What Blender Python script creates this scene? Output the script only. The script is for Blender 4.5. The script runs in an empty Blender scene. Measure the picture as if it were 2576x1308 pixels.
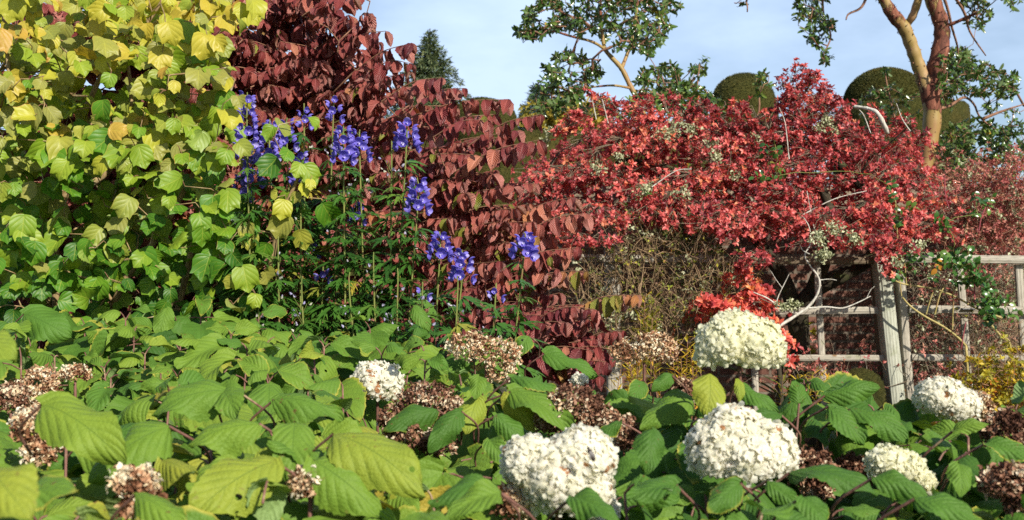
import bpy, math, random
import numpy as np
from mathutils import Vector, Matrix
R = math.radians
rng = np.random.default_rng(7)
random.seed(7)
SC = bpy.context.scene
COL = SC.collection

# ---------------------------------------------------------------- camera
CAM = np.array((0.0, 0.0, 1.6)); PITCH = R(1.4); F = 2767.0; CX, CY = 1288.0, 654.0
cd = bpy.data.cameras.new('camera'); cam = bpy.data.objects.new('camera', cd); COL.objects.link(cam)
cam.location = CAM; cam.rotation_euler = (R(90) + PITCH, 0, 0)
cd.sensor_width = 36.0; cd.lens = 36.0 * F / 2576.0; cd.clip_start = 0.05; cd.clip_end = 900
cd.dof.use_dof = True; cd.dof.focus_distance = 4.4; cd.dof.aperture_fstop = 6.3
SC.camera = cam

# ---------------------------------------------------------------- world, sun, exposure
SUN_AZ, SUN_EL = 33.0, 32.0            # degrees to the right of straight behind the camera; above the horizon
SUNV = np.array((math.sin(R(SUN_AZ)) * math.cos(R(SUN_EL)), -math.cos(R(SUN_AZ)) * math.cos(R(SUN_EL)), math.sin(R(SUN_EL))))
w = bpy.data.worlds.new('World'); SC.world = w; w.use_nodes = True
nt = w.node_tree; nt.nodes.clear()
out = nt.nodes.new('ShaderNodeOutputWorld'); bg = nt.nodes.new('ShaderNodeBackground')
sky = nt.nodes.new('ShaderNodeTexSky'); sky.sky_type = 'NISHITA'; sky.sun_disc = False
sky.sun_elevation = R(SUN_EL); sky.sun_rotation = R(180 - SUN_AZ); sky.air_density = 1.0; sky.dust_density = 0.6; sky.ozone_density = 1.6
tc = nt.nodes.new('ShaderNodeTexCoord'); mp = nt.nodes.new('ShaderNodeMapping')
mp.inputs['Rotation'].default_value = (0, R(14), R(20)); mp.inputs['Scale'].default_value = (1.2, 1.2, 3.2)
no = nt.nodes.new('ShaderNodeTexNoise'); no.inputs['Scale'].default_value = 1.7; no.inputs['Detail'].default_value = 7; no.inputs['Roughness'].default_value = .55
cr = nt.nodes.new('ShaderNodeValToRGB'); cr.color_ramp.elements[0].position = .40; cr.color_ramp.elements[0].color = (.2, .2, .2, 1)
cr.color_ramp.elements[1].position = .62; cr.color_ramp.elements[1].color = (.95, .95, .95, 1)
mx = nt.nodes.new('ShaderNodeMix'); mx.data_type = 'RGBA'
L = nt.links
L.new(tc.outputs['Generated'], mp.inputs['Vector']); L.new(mp.outputs[0], no.inputs['Vector']); L.new(no.outputs[0], cr.inputs[0])
sx = nt.nodes.new('ShaderNodeSeparateXYZ'); L.new(tc.outputs['Generated'], sx.inputs[0])        # cloud veil kept ahead; thinned overhead and behind to weaken the sky fill
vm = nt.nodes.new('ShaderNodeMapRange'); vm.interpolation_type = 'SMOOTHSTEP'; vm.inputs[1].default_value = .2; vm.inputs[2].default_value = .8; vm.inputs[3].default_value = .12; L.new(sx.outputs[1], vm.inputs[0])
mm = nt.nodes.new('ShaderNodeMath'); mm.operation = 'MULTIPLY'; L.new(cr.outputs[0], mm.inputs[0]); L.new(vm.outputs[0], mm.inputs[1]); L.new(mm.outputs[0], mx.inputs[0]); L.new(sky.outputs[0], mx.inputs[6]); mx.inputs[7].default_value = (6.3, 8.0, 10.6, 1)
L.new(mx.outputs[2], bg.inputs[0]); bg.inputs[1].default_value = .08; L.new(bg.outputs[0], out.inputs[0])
sl = bpy.data.lights.new('sun', 'SUN'); sl.energy = 5.0; sl.angle = R(.5); sl.color = (1.0, .93, .80)
so = bpy.data.objects.new('sun', sl); COL.objects.link(so); so.location = (5, -5, 12)
so.rotation_euler = Vector(-SUNV).to_track_quat('-Z', 'Y').to_euler()
vs = SC.view_settings; vs.view_transform = 'Standard'; vs.look = 'None'; vs.exposure = 0.58; vs.gamma = 1; vs.use_curve_mapping = False
SC.render.engine = 'CYCLES'
cy = SC.cycles; cy.max_bounces = 6; cy.diffuse_bounces = 4; cy.glossy_bounces = 2; cy.transmission_bounces = 3; cy.transparent_max_bounces = 4
cy.use_denoising = False

# ---------------------------------------------------------------- layout helpers
def P(x, y, Y):
    """A point of the picture (2576 px wide view) at the distance Y."""
    x, y, Y = np.broadcast_arrays(np.asarray(x, float), np.asarray(y, float), np.asarray(Y, float))
    a = (x - CX) / F; b = -(y - CY) / F
    dy = math.cos(PITCH) - b * math.sin(PITCH); dz = math.sin(PITCH) + b * math.cos(PITCH)
    t = Y / dy
    return np.stack([a * t, Y, CAM[2] + dz * t], -1)
def line(pts, Y=None):
    a = np.array(pts, float)
    return P(a[:, 0], a[:, 1], Y if a.shape[1] == 2 else a[:, 2])
def inpoly(x, y, poly):
    p = np.asarray(poly, float); q = np.roll(p, -1, 0); r = np.zeros(len(x), bool)
    for (x0, y0), (x1, y1) in zip(p, q):
        c = (y0 > y) != (y1 > y)
        r ^= c & (x < (x1 - x0) * (y - y0) / ((y1 - y0) or 1e-9) + x0)
    return r
def polypts(poly, n):
    p = np.asarray(poly, float); lo, hi = p.min(0), p.max(0); o = np.zeros((0, 2))
    while len(o) < n:
        c = rng.uniform(lo, hi, (n * 3, 2)); o = np.vstack([o, c[inpoly(c[:, 0], c[:, 1], p)]])
    return o[:n]
def project(p):
    d = p - CAM; c, s = math.cos(PITCH), math.sin(PITCH); z = d[..., 1] * c + d[..., 2] * s; yv = -d[..., 1] * s + d[..., 2] * c
    return CX + F * d[..., 0] / z, CY - F * yv / z
def nrm(a): return a / np.maximum(np.linalg.norm(a, axis=-1, keepdims=True), 1e-9)
def vnoise(p, s, seed=0):
    """smooth pseudo noise in 0..1 from a few sines"""
    r = np.random.default_rng(seed); v = 0
    for k in range(5):
        d = r.normal(size=3); d /= np.linalg.norm(d); v = v + np.sin(p @ d * s * (1 + .37 * k) + r.uniform(0, 6.28))
    return .5 + v / 7.0
def smooth(pts, n=4):
    """Catmull-Rom resample"""
    p = np.asarray(pts, float)
    if len(p) < 3: 
        t = np.linspace(0, 1, n + 1)[:, None]; return p[0] * (1 - t) + p[-1] * t
    q = np.vstack([2 * p[0] - p[1], p, 2 * p[-1] - p[-2]]); o = []
    for i in range(1, len(q) - 2):
        for t in np.linspace(0, 1, n, endpoint=False):
            a, b, c, d = q[i - 1], q[i], q[i + 1], q[i + 2]
            o.append(.5 * (2 * b + (c - a) * t + (2 * a - 5 * b + 4 * c - d) * t * t + (3 * b - a - 3 * c + d) * t ** 3))
    o.append(p[-1]); return np.array(o)

# ---------------------------------------------------------------- mesh building
class MB:
    def __init__(s): s.v = []; s.q = []; s.t = []; s.uv = []; s.a = []; s.n = 0
    def add(s, V, quads=None, tris=None, uv=None, a=None):
        n = len(V); s.v.append(np.asarray(V, np.float32))
        if quads is not None and len(quads): s.q.append(np.asarray(quads, np.int32) + s.n)
        if tris is not None and len(tris): s.t.append(np.asarray(tris, np.int32) + s.n)
        s.uv.append(np.zeros((n, 2), np.float32) if uv is None else np.asarray(uv, np.float32))
        s.a.append(np.tile(np.float32((.5, .5)), (n, 1)) if a is None else np.asarray(a, np.float32))
        s.n += n
    def build(s, name, mat, parent=None, smoothed=True, label=None, kind=None):
        me = bpy.data.meshes.new(name)
        V = np.concatenate(s.v) if s.v else np.zeros((0, 3), np.float32)
        Q = np.concatenate(s.q) if s.q else np.zeros((0, 4), np.int32); T = np.concatenate(s.t) if s.t else np.zeros((0, 3), np.int32)
        me.vertices.add(len(V)); me.vertices.foreach_set('co', V.ravel())
        li = np.concatenate([Q.ravel(), T.ravel()]).astype(np.int32)
        me.loops.add(len(li)); me.loops.foreach_set('vertex_index', li)
        st = np.concatenate([np.arange(len(Q)) * 4, len(Q) * 4 + np.arange(len(T)) * 3]).astype(np.int32)
        me.polygons.add(len(st)); me.polygons.foreach_set('loop_start', st)
        try: me.polygons.foreach_set('loop_total', np.concatenate([np.full(len(Q), 4), np.full(len(T), 3)]).astype(np.int32))
        except Exception: pass
        if smoothed: me.polygons.foreach_set('use_smooth', np.ones(len(st), bool))
        UV = np.concatenate(s.uv); A = np.concatenate(s.a)
        me.update(calc_edges=True)
        me.uv_layers.new(name='UVMap').data.foreach_set('uv', UV[li].astype(np.float32).ravel())
        for k, nm in enumerate(('r1', 'r2')):
            at = me.attributes.new(nm, 'FLOAT', 'POINT'); at.data.foreach_set('value', np.ascontiguousarray(A[:, k]))
        me.validate(); me.materials.append(mat)
        o = bpy.data.objects.new(name, me); COL.objects.link(o)
        if parent is not None: attach(o, parent)
        if label: o['label'] = label
        if kind: o['kind'] = kind
        return o
def attach(o, parent):
    o.parent = parent
    loc = Vector((0, 0, 0)); p = parent
    while p is not None: loc += p.location; p = p.parent
    o.matrix_parent_inverse = Matrix.Translation(-loc)
def thing(name, label, cat, loc, group=None):
    o = bpy.data.objects.new(name, None); COL.objects.link(o); o.location = Vector([float(c) for c in loc]); o.empty_display_size = .2
    o['label'] = label; o['category'] = cat
    if group: o['group'] = group
    return o
def tube(mb, pts, rad, sides=6, a=None, cap=True):
    p = np.asarray(pts, float); n = len(p); rad = np.broadcast_to(np.asarray(rad, float), (n,))
    t = nrm(np.gradient(p, axis=0)); ref = np.array((.31, .17, .93)) if abs(t[:, 2]).mean() < .8 else np.array((.9, .3, .1))
    u = nrm(np.cross(t, ref)); v = np.cross(t, u)
    th = np.linspace(0, 2 * np.pi, sides, endpoint=False)
    ring = (u[:, None, :] * np.cos(th)[None, :, None] + v[:, None, :] * np.sin(th)[None, :, None]) * rad[:, None, None] + p[:, None, :]
    V = ring.reshape(-1, 3); i = np.arange(n - 1)[:, None] * sides; j = np.arange(sides)[None, :]; k = (j + 1) % sides
    Q = np.stack(np.broadcast_arrays(i + j, i + k, i + k + sides, i + j + sides), -1).reshape(-1, 4)
    ln = np.concatenate([[0], np.cumsum(np.linalg.norm(np.diff(p, axis=0), axis=1))])
    uv = np.stack(np.broadcast_arrays(th[None, :] / 6.2832, ln[:, None]), -1).reshape(-1, 2)
    T = None
    if cap:
        V = np.vstack([V, p[-1:]]); uv = np.vstack([uv, uv[-1:]]); b = (n - 1) * sides
        T = np.array([(b + q, b + (q + 1) % sides, n * sides) for q in range(sides)])
    mb.add(V, Q, T, uv, None if a is None else np.tile(np.float32(a), (len(V), 1)))

# leaf templates: (V, quads, tris, uv) with +Y along the blade, +Z its upper face, length 1
def grid_leaf(rows, half, width, bend=0., fold=0., side=0., quilt=0., nveins=6, slope=.45, tooth=0., lobes=None, base=0., twist=0., wav=0., seed=0, edgej=0.):
    r = np.random.default_rng(seed)
    us = np.asarray(rows, float) if not np.isscalar(rows) else np.linspace(0, 1, rows + 1)
    vs_ = np.linspace(-1, 1, 2 * half + 1); V = []; UV = []
    ph = r.uniform(0, 6.28, 4)
    for i, u in enumerate(us):
        wv = width(u) * (1 + edgej * (math.sin(u * 9 + ph[2]) + .7 * math.sin(u * 23 + ph[3])))
        for v in vs_:
            x = v * wv; y = u
            if tooth and abs(v) == 1 and 0 < i < len(us) - 1: x *= 1 + tooth * (1 if i % 2 else -1)
            y -= base * abs(v) ** 1.6 * (1 - u) ** 3
            if lobes: y += lobes(u, abs(v))
            z = fold * abs(x) - side * x * x * 4
            if quilt:
                s = ((u - abs(v) * slope * .5) * nveins) % 1.0
                z += quilt * (math.sin(math.pi * s) - .5) * min(1, abs(v) * 3) * (wv > .02)
            z += wav * math.sin(u * 7 + ph[0] + (v > 0) * 2) * v * v + wav * .6 * math.sin(u * 13 + ph[1]) * v * v
            if twist: c, s_ = math.cos(twist * u), math.sin(twist * u); x, z = x * c - z * s_, x * s_ + z * c
            if bend:
                a = bend * y; yy = math.sin(a) / bend; zz = -(1 - math.cos(a)) / bend
                y, z = yy + z * math.sin(a), zz + z * math.cos(a)
            V.append((x, y, z)); UV.append((v * .5 + .5, u))
    m = 2 * half + 1; n = len(us)
    Q = [(i * m + j, i * m + j + 1, (i + 1) * m + j + 1, (i + 1) * m + j) for i in range(n - 1) for j in range(m - 1)]
    return np.array(V), np.array(Q), None, np.array(UV)
def place(mb, tpls, pos, d, n, scale, r1=None, r2=None, pick=None):
    """copies of leaf templates: base POS, blade direction D, upper side N"""
    N = len(pos)
    if N == 0: return
    d = nrm(d); n = n - d * np.sum(n * d, -1, keepdims=True); n = nrm(n); x = np.cross(d, n)
    scale = np.broadcast_to(np.asarray(scale, float), (N,))
    r1 = rng.random(N) if r1 is None else np.broadcast_to(np.asarray(r1, float), (N,)); r2 = rng.random(N) if r2 is None else np.broadcast_to(np.asarray(r2, float), (N,))
    pick = rng.integers(0, len(tpls), N) if pick is None else pick
    for k, (V, Q, T, UV) in enumerate(tpls):
        s = np.where(pick == k)[0]
        if not len(s): continue
        W = (V[None, :, 0, None] * x[s, None, :] + V[None, :, 1, None] * d[s, None, :] + V[None, :, 2, None] * n[s, None, :]) * scale[s, None, None] + pos[s, None, :]
        off = (np.arange(len(s)) * len(V))[:, None, None]
        mb.add(W.reshape(-1, 3), None if Q is None else (Q[None] + off).reshape(-1, 4), None if T is None else (T[None] + off).reshape(-1, 3),
               np.tile(UV, (len(s), 1)), np.repeat(np.stack([r1[s], r2[s]], -1), len(V), 0))

# branches that grow from a few given limbs to every target
def grow(roots, targets, step=.1, jit=.25, up=.0, rootr=None):
    nodes, par = [], []
    for rp in roots:
        rp = np.asarray(rp); join = -1
        if len(nodes):
            dd = np.linalg.norm(np.array(nodes) - rp[0], axis=1); join = int(dd.argmin()) if dd.min() < .12 else -1
        for i, q in enumerate(rp):
            par.append(join if i == 0 else len(nodes) - 1); nodes.append(q)
    nr = len(nodes); A = np.zeros((nr + len(targets) * 40, 3)); A[:nr] = nodes; cnt = nr
    d0 = np.min(np.linalg.norm(targets[:, None, :] - A[None, :nr], axis=2), axis=1)
    chains = [None] * len(targets)
    for ti in np.argsort(d0):
        t = targets[ti]; dv = A[:cnt] - t; ds = np.linalg.norm(dv, axis=1) + np.maximum(0, dv[:, 2]) * .5
        i = int(ds.argmin()); p0 = A[i].copy(); dist = np.linalg.norm(t - p0); k = int(min(30, max(2, round(dist / step))))
        pd = A[i] - A[par[i]] if par[i] >= 0 else np.array((0, 0, 1.)); pd = pd / (np.linalg.norm(pd) + 1e-9)
        c = p0 + (pd * .5 + np.array((0, 0, up)) + rng.normal(0, jit, 3)) * dist * .45
        ch = [p0]; last = i
        for m in range(1, k + 1):
            s = m / k; q = p0 * (1 - s) ** 2 + 2 * c * s * (1 - s) + t * s * s
            if m < k: q = q + rng.normal(0, step * jit * .22, 3)
            A[cnt] = q; par.append(last); last = cnt; cnt += 1; ch.append(q)
        chains[ti] = np.array(ch)
    A = A[:cnt]; par = np.array(par); load = np.zeros(cnt)
    haskid = np.zeros(cnt, bool); haskid[par[par >= 0]] = True; load[~haskid] = 1
    for i in range(cnt - 1, -1, -1):
        if par[i] >= 0: load[par[i]] += load[i]
    return A, par, load, chains, nr
def limbs(mb, A, par, load, r0, rmax, power=.45, sides=5, fixed=None, skip=0, thick=9., owner=None, mat=None):
    """tubes along the grown branches; FIXED gives the radii of the first nodes"""
    rad = np.minimum(rmax, r0 * np.maximum(load, 1) ** power)
    if fixed is not None: rad[:len(fixed)] = np.maximum(fixed, 1e-4)
    kids = {}
    for i, p in enumerate(par): kids.setdefault(int(p), []).append(i)
    starts = [(-1, k) for k in kids.get(-1, [])]
    while starts:
        p, i = starts.pop(); pts = [A[p]] if p >= 0 else []; rr = [min(rad[p], rad[i] * 1.15)] if p >= 0 else []
        while True:
            pts.append(A[i]); rr.append(rad[i]); ks = kids.get(i, [])
            if not ks: break
            ks = sorted(ks, key=lambda k: (-(fixed is not None and k < len(fixed)), -load[k])); starts += [(i, k) for k in ks[1:]]; i = ks[0]
        if len(pts) > 1 and max(rr) > skip:
            own = MB() if max(rr) > thick and owner is not None else mb      # a limb thick enough to see is a part of its own
            tube(own, np.array(pts), np.array(rr), sides if max(rr) < .012 else 10)
            if own is not mb: own.build('branch', mat, owner)
# ---------------------------------------------------------------- materials
class G:
    def __init__(s, name):
        s.m = bpy.data.materials.new(name); s.m.use_nodes = True; s.t = s.m.node_tree; s.t.nodes.clear()
    def n(s, typ, ins=None, **kw):
        o = s.t.nodes.new('ShaderNode' + typ)
        for k, v in kw.items(): setattr(o, k, v)
        for k, v in (ins or {}).items():
            if isinstance(v, bpy.types.NodeSocket): s.t.links.new(v, o.inputs[k])
            else: o.inputs[k].default_value = v
        return o
    def M(s, op, a, b=0., c=0., clamp=False): return s.n('Math', {0: a, 1: b, 2: c}, operation=op, use_clamp=clamp).outputs[0]
    def mix(s, f, a, b, mode='MIX'):
        a = (*a, 1) if isinstance(a, tuple) else a; b = (*b, 1) if isinstance(b, tuple) else b
        return s.n('Mix', {0: f, 6: a, 7: b}, data_type='RGBA', blend_type=mode).outputs[2]
    def ramp(s, f, stops, interp='LINEAR'):
        o = s.n('ValToRGB', {0: f}); e = o.color_ramp; e.interpolation = interp
        while len(e.elements) < len(stops): e.elements.new(1)
        for q, (p, c) in zip(e.elements, stops): q.position = p; q.color = (*c, 1) if len(c) == 3 else c
        return o.outputs[0]
    def rng(s, f, a, b, c=0., d=1.): return s.n('MapRange', {0: f, 1: a, 2: b, 3: c, 4: d}, interpolation_type='SMOOTHSTEP').outputs[0]
    def attr(s, nm): return s.n('Attribute', attribute_name=nm).outputs['Fac']
    def noise(s, scale, detail=3, rough=.5, vec=None, dist=0.):
        return s.n('TexNoise', {'Vector': vec or s.n('TexCoord').outputs['Object'], 'Scale': scale, 'Detail': detail, 'Roughness': rough, 'Distortion': dist}).outputs[0]
    def out(s, sh): s.t.links.new(sh, s.n('OutputMaterial').inputs[0]); return s.m
def leaf_mat(name, stops, vein=None, edge=None, rough=.45, spec=.4, trans=.3, tcol=None, bump=.0, nveins=6, slope=.45, under=None, spots=None, vw=.06, mottle=(.25, 40), net=False, holes=False):
    g = G(name); r1 = g.attr('r1'); r2 = g.attr('r2')
    uv = g.n('SeparateXYZ', {0: g.n('UVMap', uv_map='UVMap').outputs[0]}); u, v = uv.outputs[0], uv.outputs[1]
    a = g.M('MULTIPLY', g.M('ABSOLUTE', g.M('SUBTRACT', u, .5)), 2.)
    col = g.ramp(r1, stops)
    mo = g.noise(mottle[1], 3)
    col = g.mix(g.M('MULTIPLY', g.rng(mo, .35, .75), mottle[0]), col, g.mix(1., col, (1.35, 1.2, .8), 'MULTIPLY'))
    s = g.M('FRACT', g.M('MULTIPLY', g.M('SUBTRACT', v, g.M('MULTIPLY', a, slope * .5)), float(nveins)))
    dv = g.M('ABSOLUTE', g.M('SUBTRACT', s, .5)); vm = g.M('MULTIPLY', g.rng(dv, .5 - vw * 1.6, .5), g.rng(a, 1., .6)); mid = g.rng(a, vw * .9, vw * .3)
    ve = g.M('MAXIMUM', vm, mid)
    if edge is not None:
        ef = g.M('MULTIPLY', g.rng(g.M('MAXIMUM', a, g.M('SUBTRACT', g.M('MULTIPLY', v, 1.15), .15)), edge[1], 1.), g.rng(r2, edge[2], edge[2] + .3)); col = g.mix(ef, col, edge[0])
    if spots is not None: col = g.mix(g.M('MULTIPLY', g.rng(g.noise(spots[1], 2, .6), spots[2], spots[2] + .06), g.rng(r2, .2, .9)), col, spots[0])
    if vein is not None: col = g.mix(g.M('MULTIPLY', ve, vein[1]), col, vein[0])
    top = col
    if under is not None:
        geo = g.n('NewGeometry'); col = g.mix(g.M('MULTIPLY', geo.outputs['Backfacing'], under[1]), col, under[0])
    nm = None
    if bump:
        h = g.M('SUBTRACT', g.M('MULTIPLY', g.M('SINE', g.M('MULTIPLY', s, math.pi)), g.rng(a, .02, .3)), g.M('MULTIPLY', mid, .6))
        h = g.M('ADD', h, g.M('MULTIPLY', g.noise(260, 2), .25))
        if net: h = g.M('ADD', h, g.M('MULTIPLY', g.n('TexVoronoi', {'Vector': g.n('TexCoord').outputs['Object'], 'Scale': 190}, feature='F1').outputs['Distance'], -.7))
        nm = g.n('Bump', {'Strength': bump, 'Distance': .004, 'Height': h}).outputs[0]
    ins = {'Base Color': col, 'Roughness': rough, 'Specular IOR Level': spec}
    if nm is not None: ins['Normal'] = nm
    b = g.n('BsdfPrincipled', ins).outputs[0]
    tc_ = g.mix(1., top, tcol or (1.2, 1.3, .5), 'MULTIPLY')
    ti = {'Color': tc_}
    if nm is not None: ti['Normal'] = nm
    t = g.n('BsdfTranslucent', ti).outputs[0]
    sh = g.n('MixShader', {0: trans, 1: b, 2: t}).outputs[0]
    if holes:          # slug holes and nibbled margins, real openings in the blade
        o = g.n('TexCoord').outputs['Object']; vd = g.n('TexVoronoi', {'Vector': o, 'Scale': 15.}).outputs['Distance']
        h1 = g.M('MULTIPLY', g.M('LESS_THAN', g.M('ADD', vd, g.M('MULTIPLY', g.noise(90, 2), .10)), .125), g.M('GREATER_THAN', r2, .45))
        h2 = g.M('MULTIPLY', g.M('GREATER_THAN', g.M('ADD', g.M('MULTIPLY', a, .5), g.noise(38, 3, .6)), 1.10), g.M('GREATER_THAN', r2, .25))
        sh = g.n('MixShader', {0: g.M('MAXIMUM', h1, h2), 1: sh, 2: g.n('BsdfTransparent').outputs[0]}).outputs[0]
    return g.out(sh)
def bark_mat(name, c1, c2, scale=30, rough=.85, c3=None, stretch=.3, bump=.5):
    g = G(name); tcn = g.n('TexCoord').outputs['Object']; mpn = g.n('Mapping', {0: tcn, 'Scale': (1, 1, stretch)}).outputs[0]
    f = g.noise(scale, 5, .6, mpn); col = g.ramp(f, [(.3, c1), (.7, c2)])
    if c3 is not None: col = g.mix(g.rng(g.noise(scale * .35, 4, .6), .55, .7), col, c3)
    bp = g.n('Bump', {'Strength': bump, 'Distance': .006, 'Height': f}).outputs[0]
    return g.out(g.n('BsdfPrincipled', {'Base Color': col, 'Roughness': rough, 'Normal': bp, 'Specular IOR Level': .25}).outputs[0])

M = {}
M['hyd'] = leaf_mat('hydrangea leaf', [(0, (.038, .10, .015)), (.35, (.074, .165, .022)), (.65, (.14, .23, .026)), (.85, (.225, .27, .032)), (1, (.32, .26, .04))],
    vein=((.05, .11, .02), .42), edge=((.36, .33, .05), .84, .68), rough=.6, spec=.22, trans=.2, bump=.45, nveins=7, slope=.75, under=((.20, .30, .12), .75), spots=((.13, .07, .025), 70, .66), vw=.03, net=True, holes=True)
M['yel'] = leaf_mat('lobed autumn leaf', [(0, (.03, .11, .010)), (.3, (.085, .22, .014)), (.52, (.24, .33, .026)), (.66, (.25, .25, .07)), (.76, (.38, .39, .035)), (.92, (.44, .37, .045)), (1, (.44, .24, .05))],
    vein=((.55, .55, .08), .45), edge=((.46, .26, .05), .9, .7), rough=.46, spec=.38, trans=.33, bump=.3, nveins=4, slope=1.1, under=((.28, .36, .10), .5), vw=.035)
M['vib'] = leaf_mat('dark red drooping leaf', [(0, (.115, .023, .032)), (.4, (.24, .05, .047)), (.7, (.35, .105, .082)), (.86, (.40, .16, .10)), (.93, (.40, .17, .06)), (1, (.19, .20, .03))],
    vein=((.07, .015, .014), .5), rough=.45, spec=.4, trans=.16, tcol=(1.5, .8, .6), bump=.8, nveins=10, slope=.7, under=((.42, .17, .14), .8), vw=.05)
M['aza'] = leaf_mat('scarlet azalea leaf', [(0, (.15, .024, .036)), (.3, (.36, .058, .068)), (.55, (.58, .115, .115)), (.8, (.70, .18, .155)), (1, (.70, .29, .14))],
    rough=.42, spec=.45, trans=.36, tcol=(1.3, .8, .6), mottle=(.2, 12))
M['pal'] = leaf_mat('faded pink leaf', [(0, (.22, .05, .055)), (.4, (.40, .11, .10)), (.75, (.48, .20, .16)), (1, (.38, .25, .15))], rough=.55, spec=.3, trans=.22, tcol=(1.2, .9, .7))
M['ora'] = leaf_mat('orange red leaf', [(0, (.30, .035, .045)), (.35, (.58, .09, .08)), (.7, (.70, .16, .10)), (1, (.70, .30, .10))], rough=.42, spec=.4, trans=.34, tcol=(1.2, .9, .6))
M['arb'] = leaf_mat('glossy evergreen leaf', [(0, (.03, .07, .016)), (.5, (.075, .14, .028)), (.85, (.16, .23, .045)), (.95, (.26, .27, .045)), (1, (.45, .28, .03))], vein=((.12, .16, .04), .4),
    rough=.22, spec=.6, trans=.16, vw=.06, under=((.12, .17, .06), .7))
M['aco'] = leaf_mat('divided green leaf', [(0, (.022, .075, .014)), (.6, (.05, .14, .02)), (.9, (.11, .20, .03)), (1, (.32, .26, .04))], vein=((.12, .22, .05), .4), rough=.36, spec=.5, trans=.22, vw=.07)
M['ros'] = leaf_mat('rose leaf', [(0, (.02, .07, .02)), (.6, (.05, .14, .025)), (.93, (.12, .2, .03)), (1, (.45, .2, .03))], vein=((.12, .2, .06), .4), rough=.25, spec=.6, trans=.2)
M['tan'] = leaf_mat('withered creeper leaf', [(0, (.06, .045, .025)), (.35, (.12, .13, .03)), (.6, (.26, .30, .035)), (.8, (.42, .40, .05)), (.93, (.30, .10, .05)), (1, (.55, .50, .42))], rough=.6, spec=.3, trans=.28)
M['gol'] = leaf_mat('golden leaf', [(0, (.16, .17, .02)), (.4, (.42, .36, .03)), (.75, (.58, .40, .03)), (1, (.55, .18, .03))], rough=.5, spec=.35, trans=.32, tcol=(1.2, 1.1, .5))
M['yew'] = leaf_mat('clipped yew tip', [(0, (.028, .035, .010)), (.5, (.065, .07, .016)), (.85, (.12, .105, .025)), (1, (.17, .13, .035))], rough=.6, spec=.25, trans=.1)
M['con'] = leaf_mat('conifer needle spray', [(0, (.035, .065, .04)), (.5, (.085, .125, .065)), (1, (.17, .19, .085))], rough=.6, spec=.25, trans=.1)
M['con2'] = leaf_mat('blue conifer spray', [(0, (.03, .06, .05)), (.5, (.06, .10, .075)), (1, (.11, .15, .09))], rough=.6, spec=.25, trans=.1)
M['ytr'] = leaf_mat('yellowing tree leaf', [(0, (.10, .10, .02)), (.5, (.24, .21, .035)), (1, (.40, .30, .05))], rough=.6, spec=.25, trans=.2)
M['lic'] = leaf_mat('pale lichen tuft', [(0, (.17, .19, .10)), (.5, (.34, .36, .22)), (1, (.52, .53, .38))], rough=.9, spec=.1, trans=.15)
M['str'] = leaf_mat('strap leaf', [(0, (.04, .09, .03)), (.6, (.10, .19, .06)), (1, (.3, .34, .15))], rough=.45, trans=.2)
M['pet'] = leaf_mat('white petal', [(0, (.76, .75, .62)), (.35, (.83, .81, .71)), (.8, (.86, .84, .76)), (.955, (.86, .84, .77)), (.965, (.62, .36, .18)), (1, (.38, .16, .07))], rough=.6, spec=.2, trans=.5, tcol=(1.1, 1.07, .95), mottle=(.0, 40))
M['crm'] = leaf_mat('cream petal', [(0, (.74, .74, .54)), (.35, (.82, .81, .64)), (.8, (.85, .84, .68)), (.985, (.86, .85, .72)), (1, (.55, .33, .14))], rough=.6, spec=.2, trans=.5, tcol=(1.1, 1.07, .9), mottle=(.0, 40))
M['dry'] = leaf_mat('withered tan petal', [(0, (.18, .08, .045)), (.22, (.36, .18, .10)), (.45, (.56, .35, .22)), (.72, (.70, .55, .36)), (1, (.82, .77, .62))], rough=.75, spec=.15, trans=.25, tcol=(1.1, .95, .75), vein=((.12, .05, .03), .5), vw=.1)
M['brn'] = leaf_mat('withered brown petal', [(0, (.08, .036, .024)), (.4, (.19, .09, .058)), (.75, (.33, .175, .115)), (.9, (.48, .33, .22)), (1, (.66, .56, .42))], rough=.75, spec=.15, trans=.2, tcol=(1.1, .9, .7), vein=((.06, .03, .02), .5), vw=.1)
M['blu'] = leaf_mat('violet blue petal', [(0, (.10, .075, .40)), (.5, (.17, .14, .60)), (.9, (.27, .23, .72)), (1, (.66, .64, .82))], vein=((.30, .28, .72), .25), rough=.5, spec=.3, trans=.36, tcol=(1.1, 1., 1.3), vw=.05)
M['bud'] = leaf_mat('fading lilac bud', [(0, (.30, .28, .50)), (.6, (.45, .42, .58)), (1, (.55, .56, .42))], rough=.5, trans=.3, tcol=(1, 1, 1.1))
M['stg'] = bark_mat('green stem', (.09, .13, .03), (.19, .20, .05), 40, .55, (.22, .10, .055))
M['pst'] = bark_mat('pale flower stalk', (.34, .38, .18), (.50, .52, .30), 60, .6)
M['stp'] = bark_mat('purple brown stem', (.10, .045, .035), (.22, .11, .085), 60, .6, (.30, .22, .13))
M['twig'] = bark_mat('grey brown twig', (.11, .08, .055), (.25, .20, .14), 50, .85, (.36, .34, .26))
M['twy'] = bark_mat('tan shrub branch', (.14, .085, .035), (.33, .24, .12), 45, .7, (.38, .34, .24))
M['twr'] = bark_mat('reddish twig', (.16, .075, .045), (.30, .16, .10), 50, .7)
M['gry'] = bark_mat('silver twig', (.35, .32, .27), (.62, .60, .54), 60, .8, (.24, .21, .16))
M['drk'] = bark_mat('dark mossy branch', (.020, .016, .011), (.055, .045, .028), 25, .95, (.06, .065, .025))
M['straw'] = bark_mat('dry straw stem', (.15, .095, .05), (.36, .25, .145), 40, .8, (.10, .06, .035))
M['cane'] = bark_mat('rose cane', (.24, .20, .06), (.42, .34, .14), 40, .55, (.30, .16, .08))
M['rcane'] = bark_mat('young red cane', (.20, .03, .05), (.30, .07, .08), 40, .5)
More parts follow.
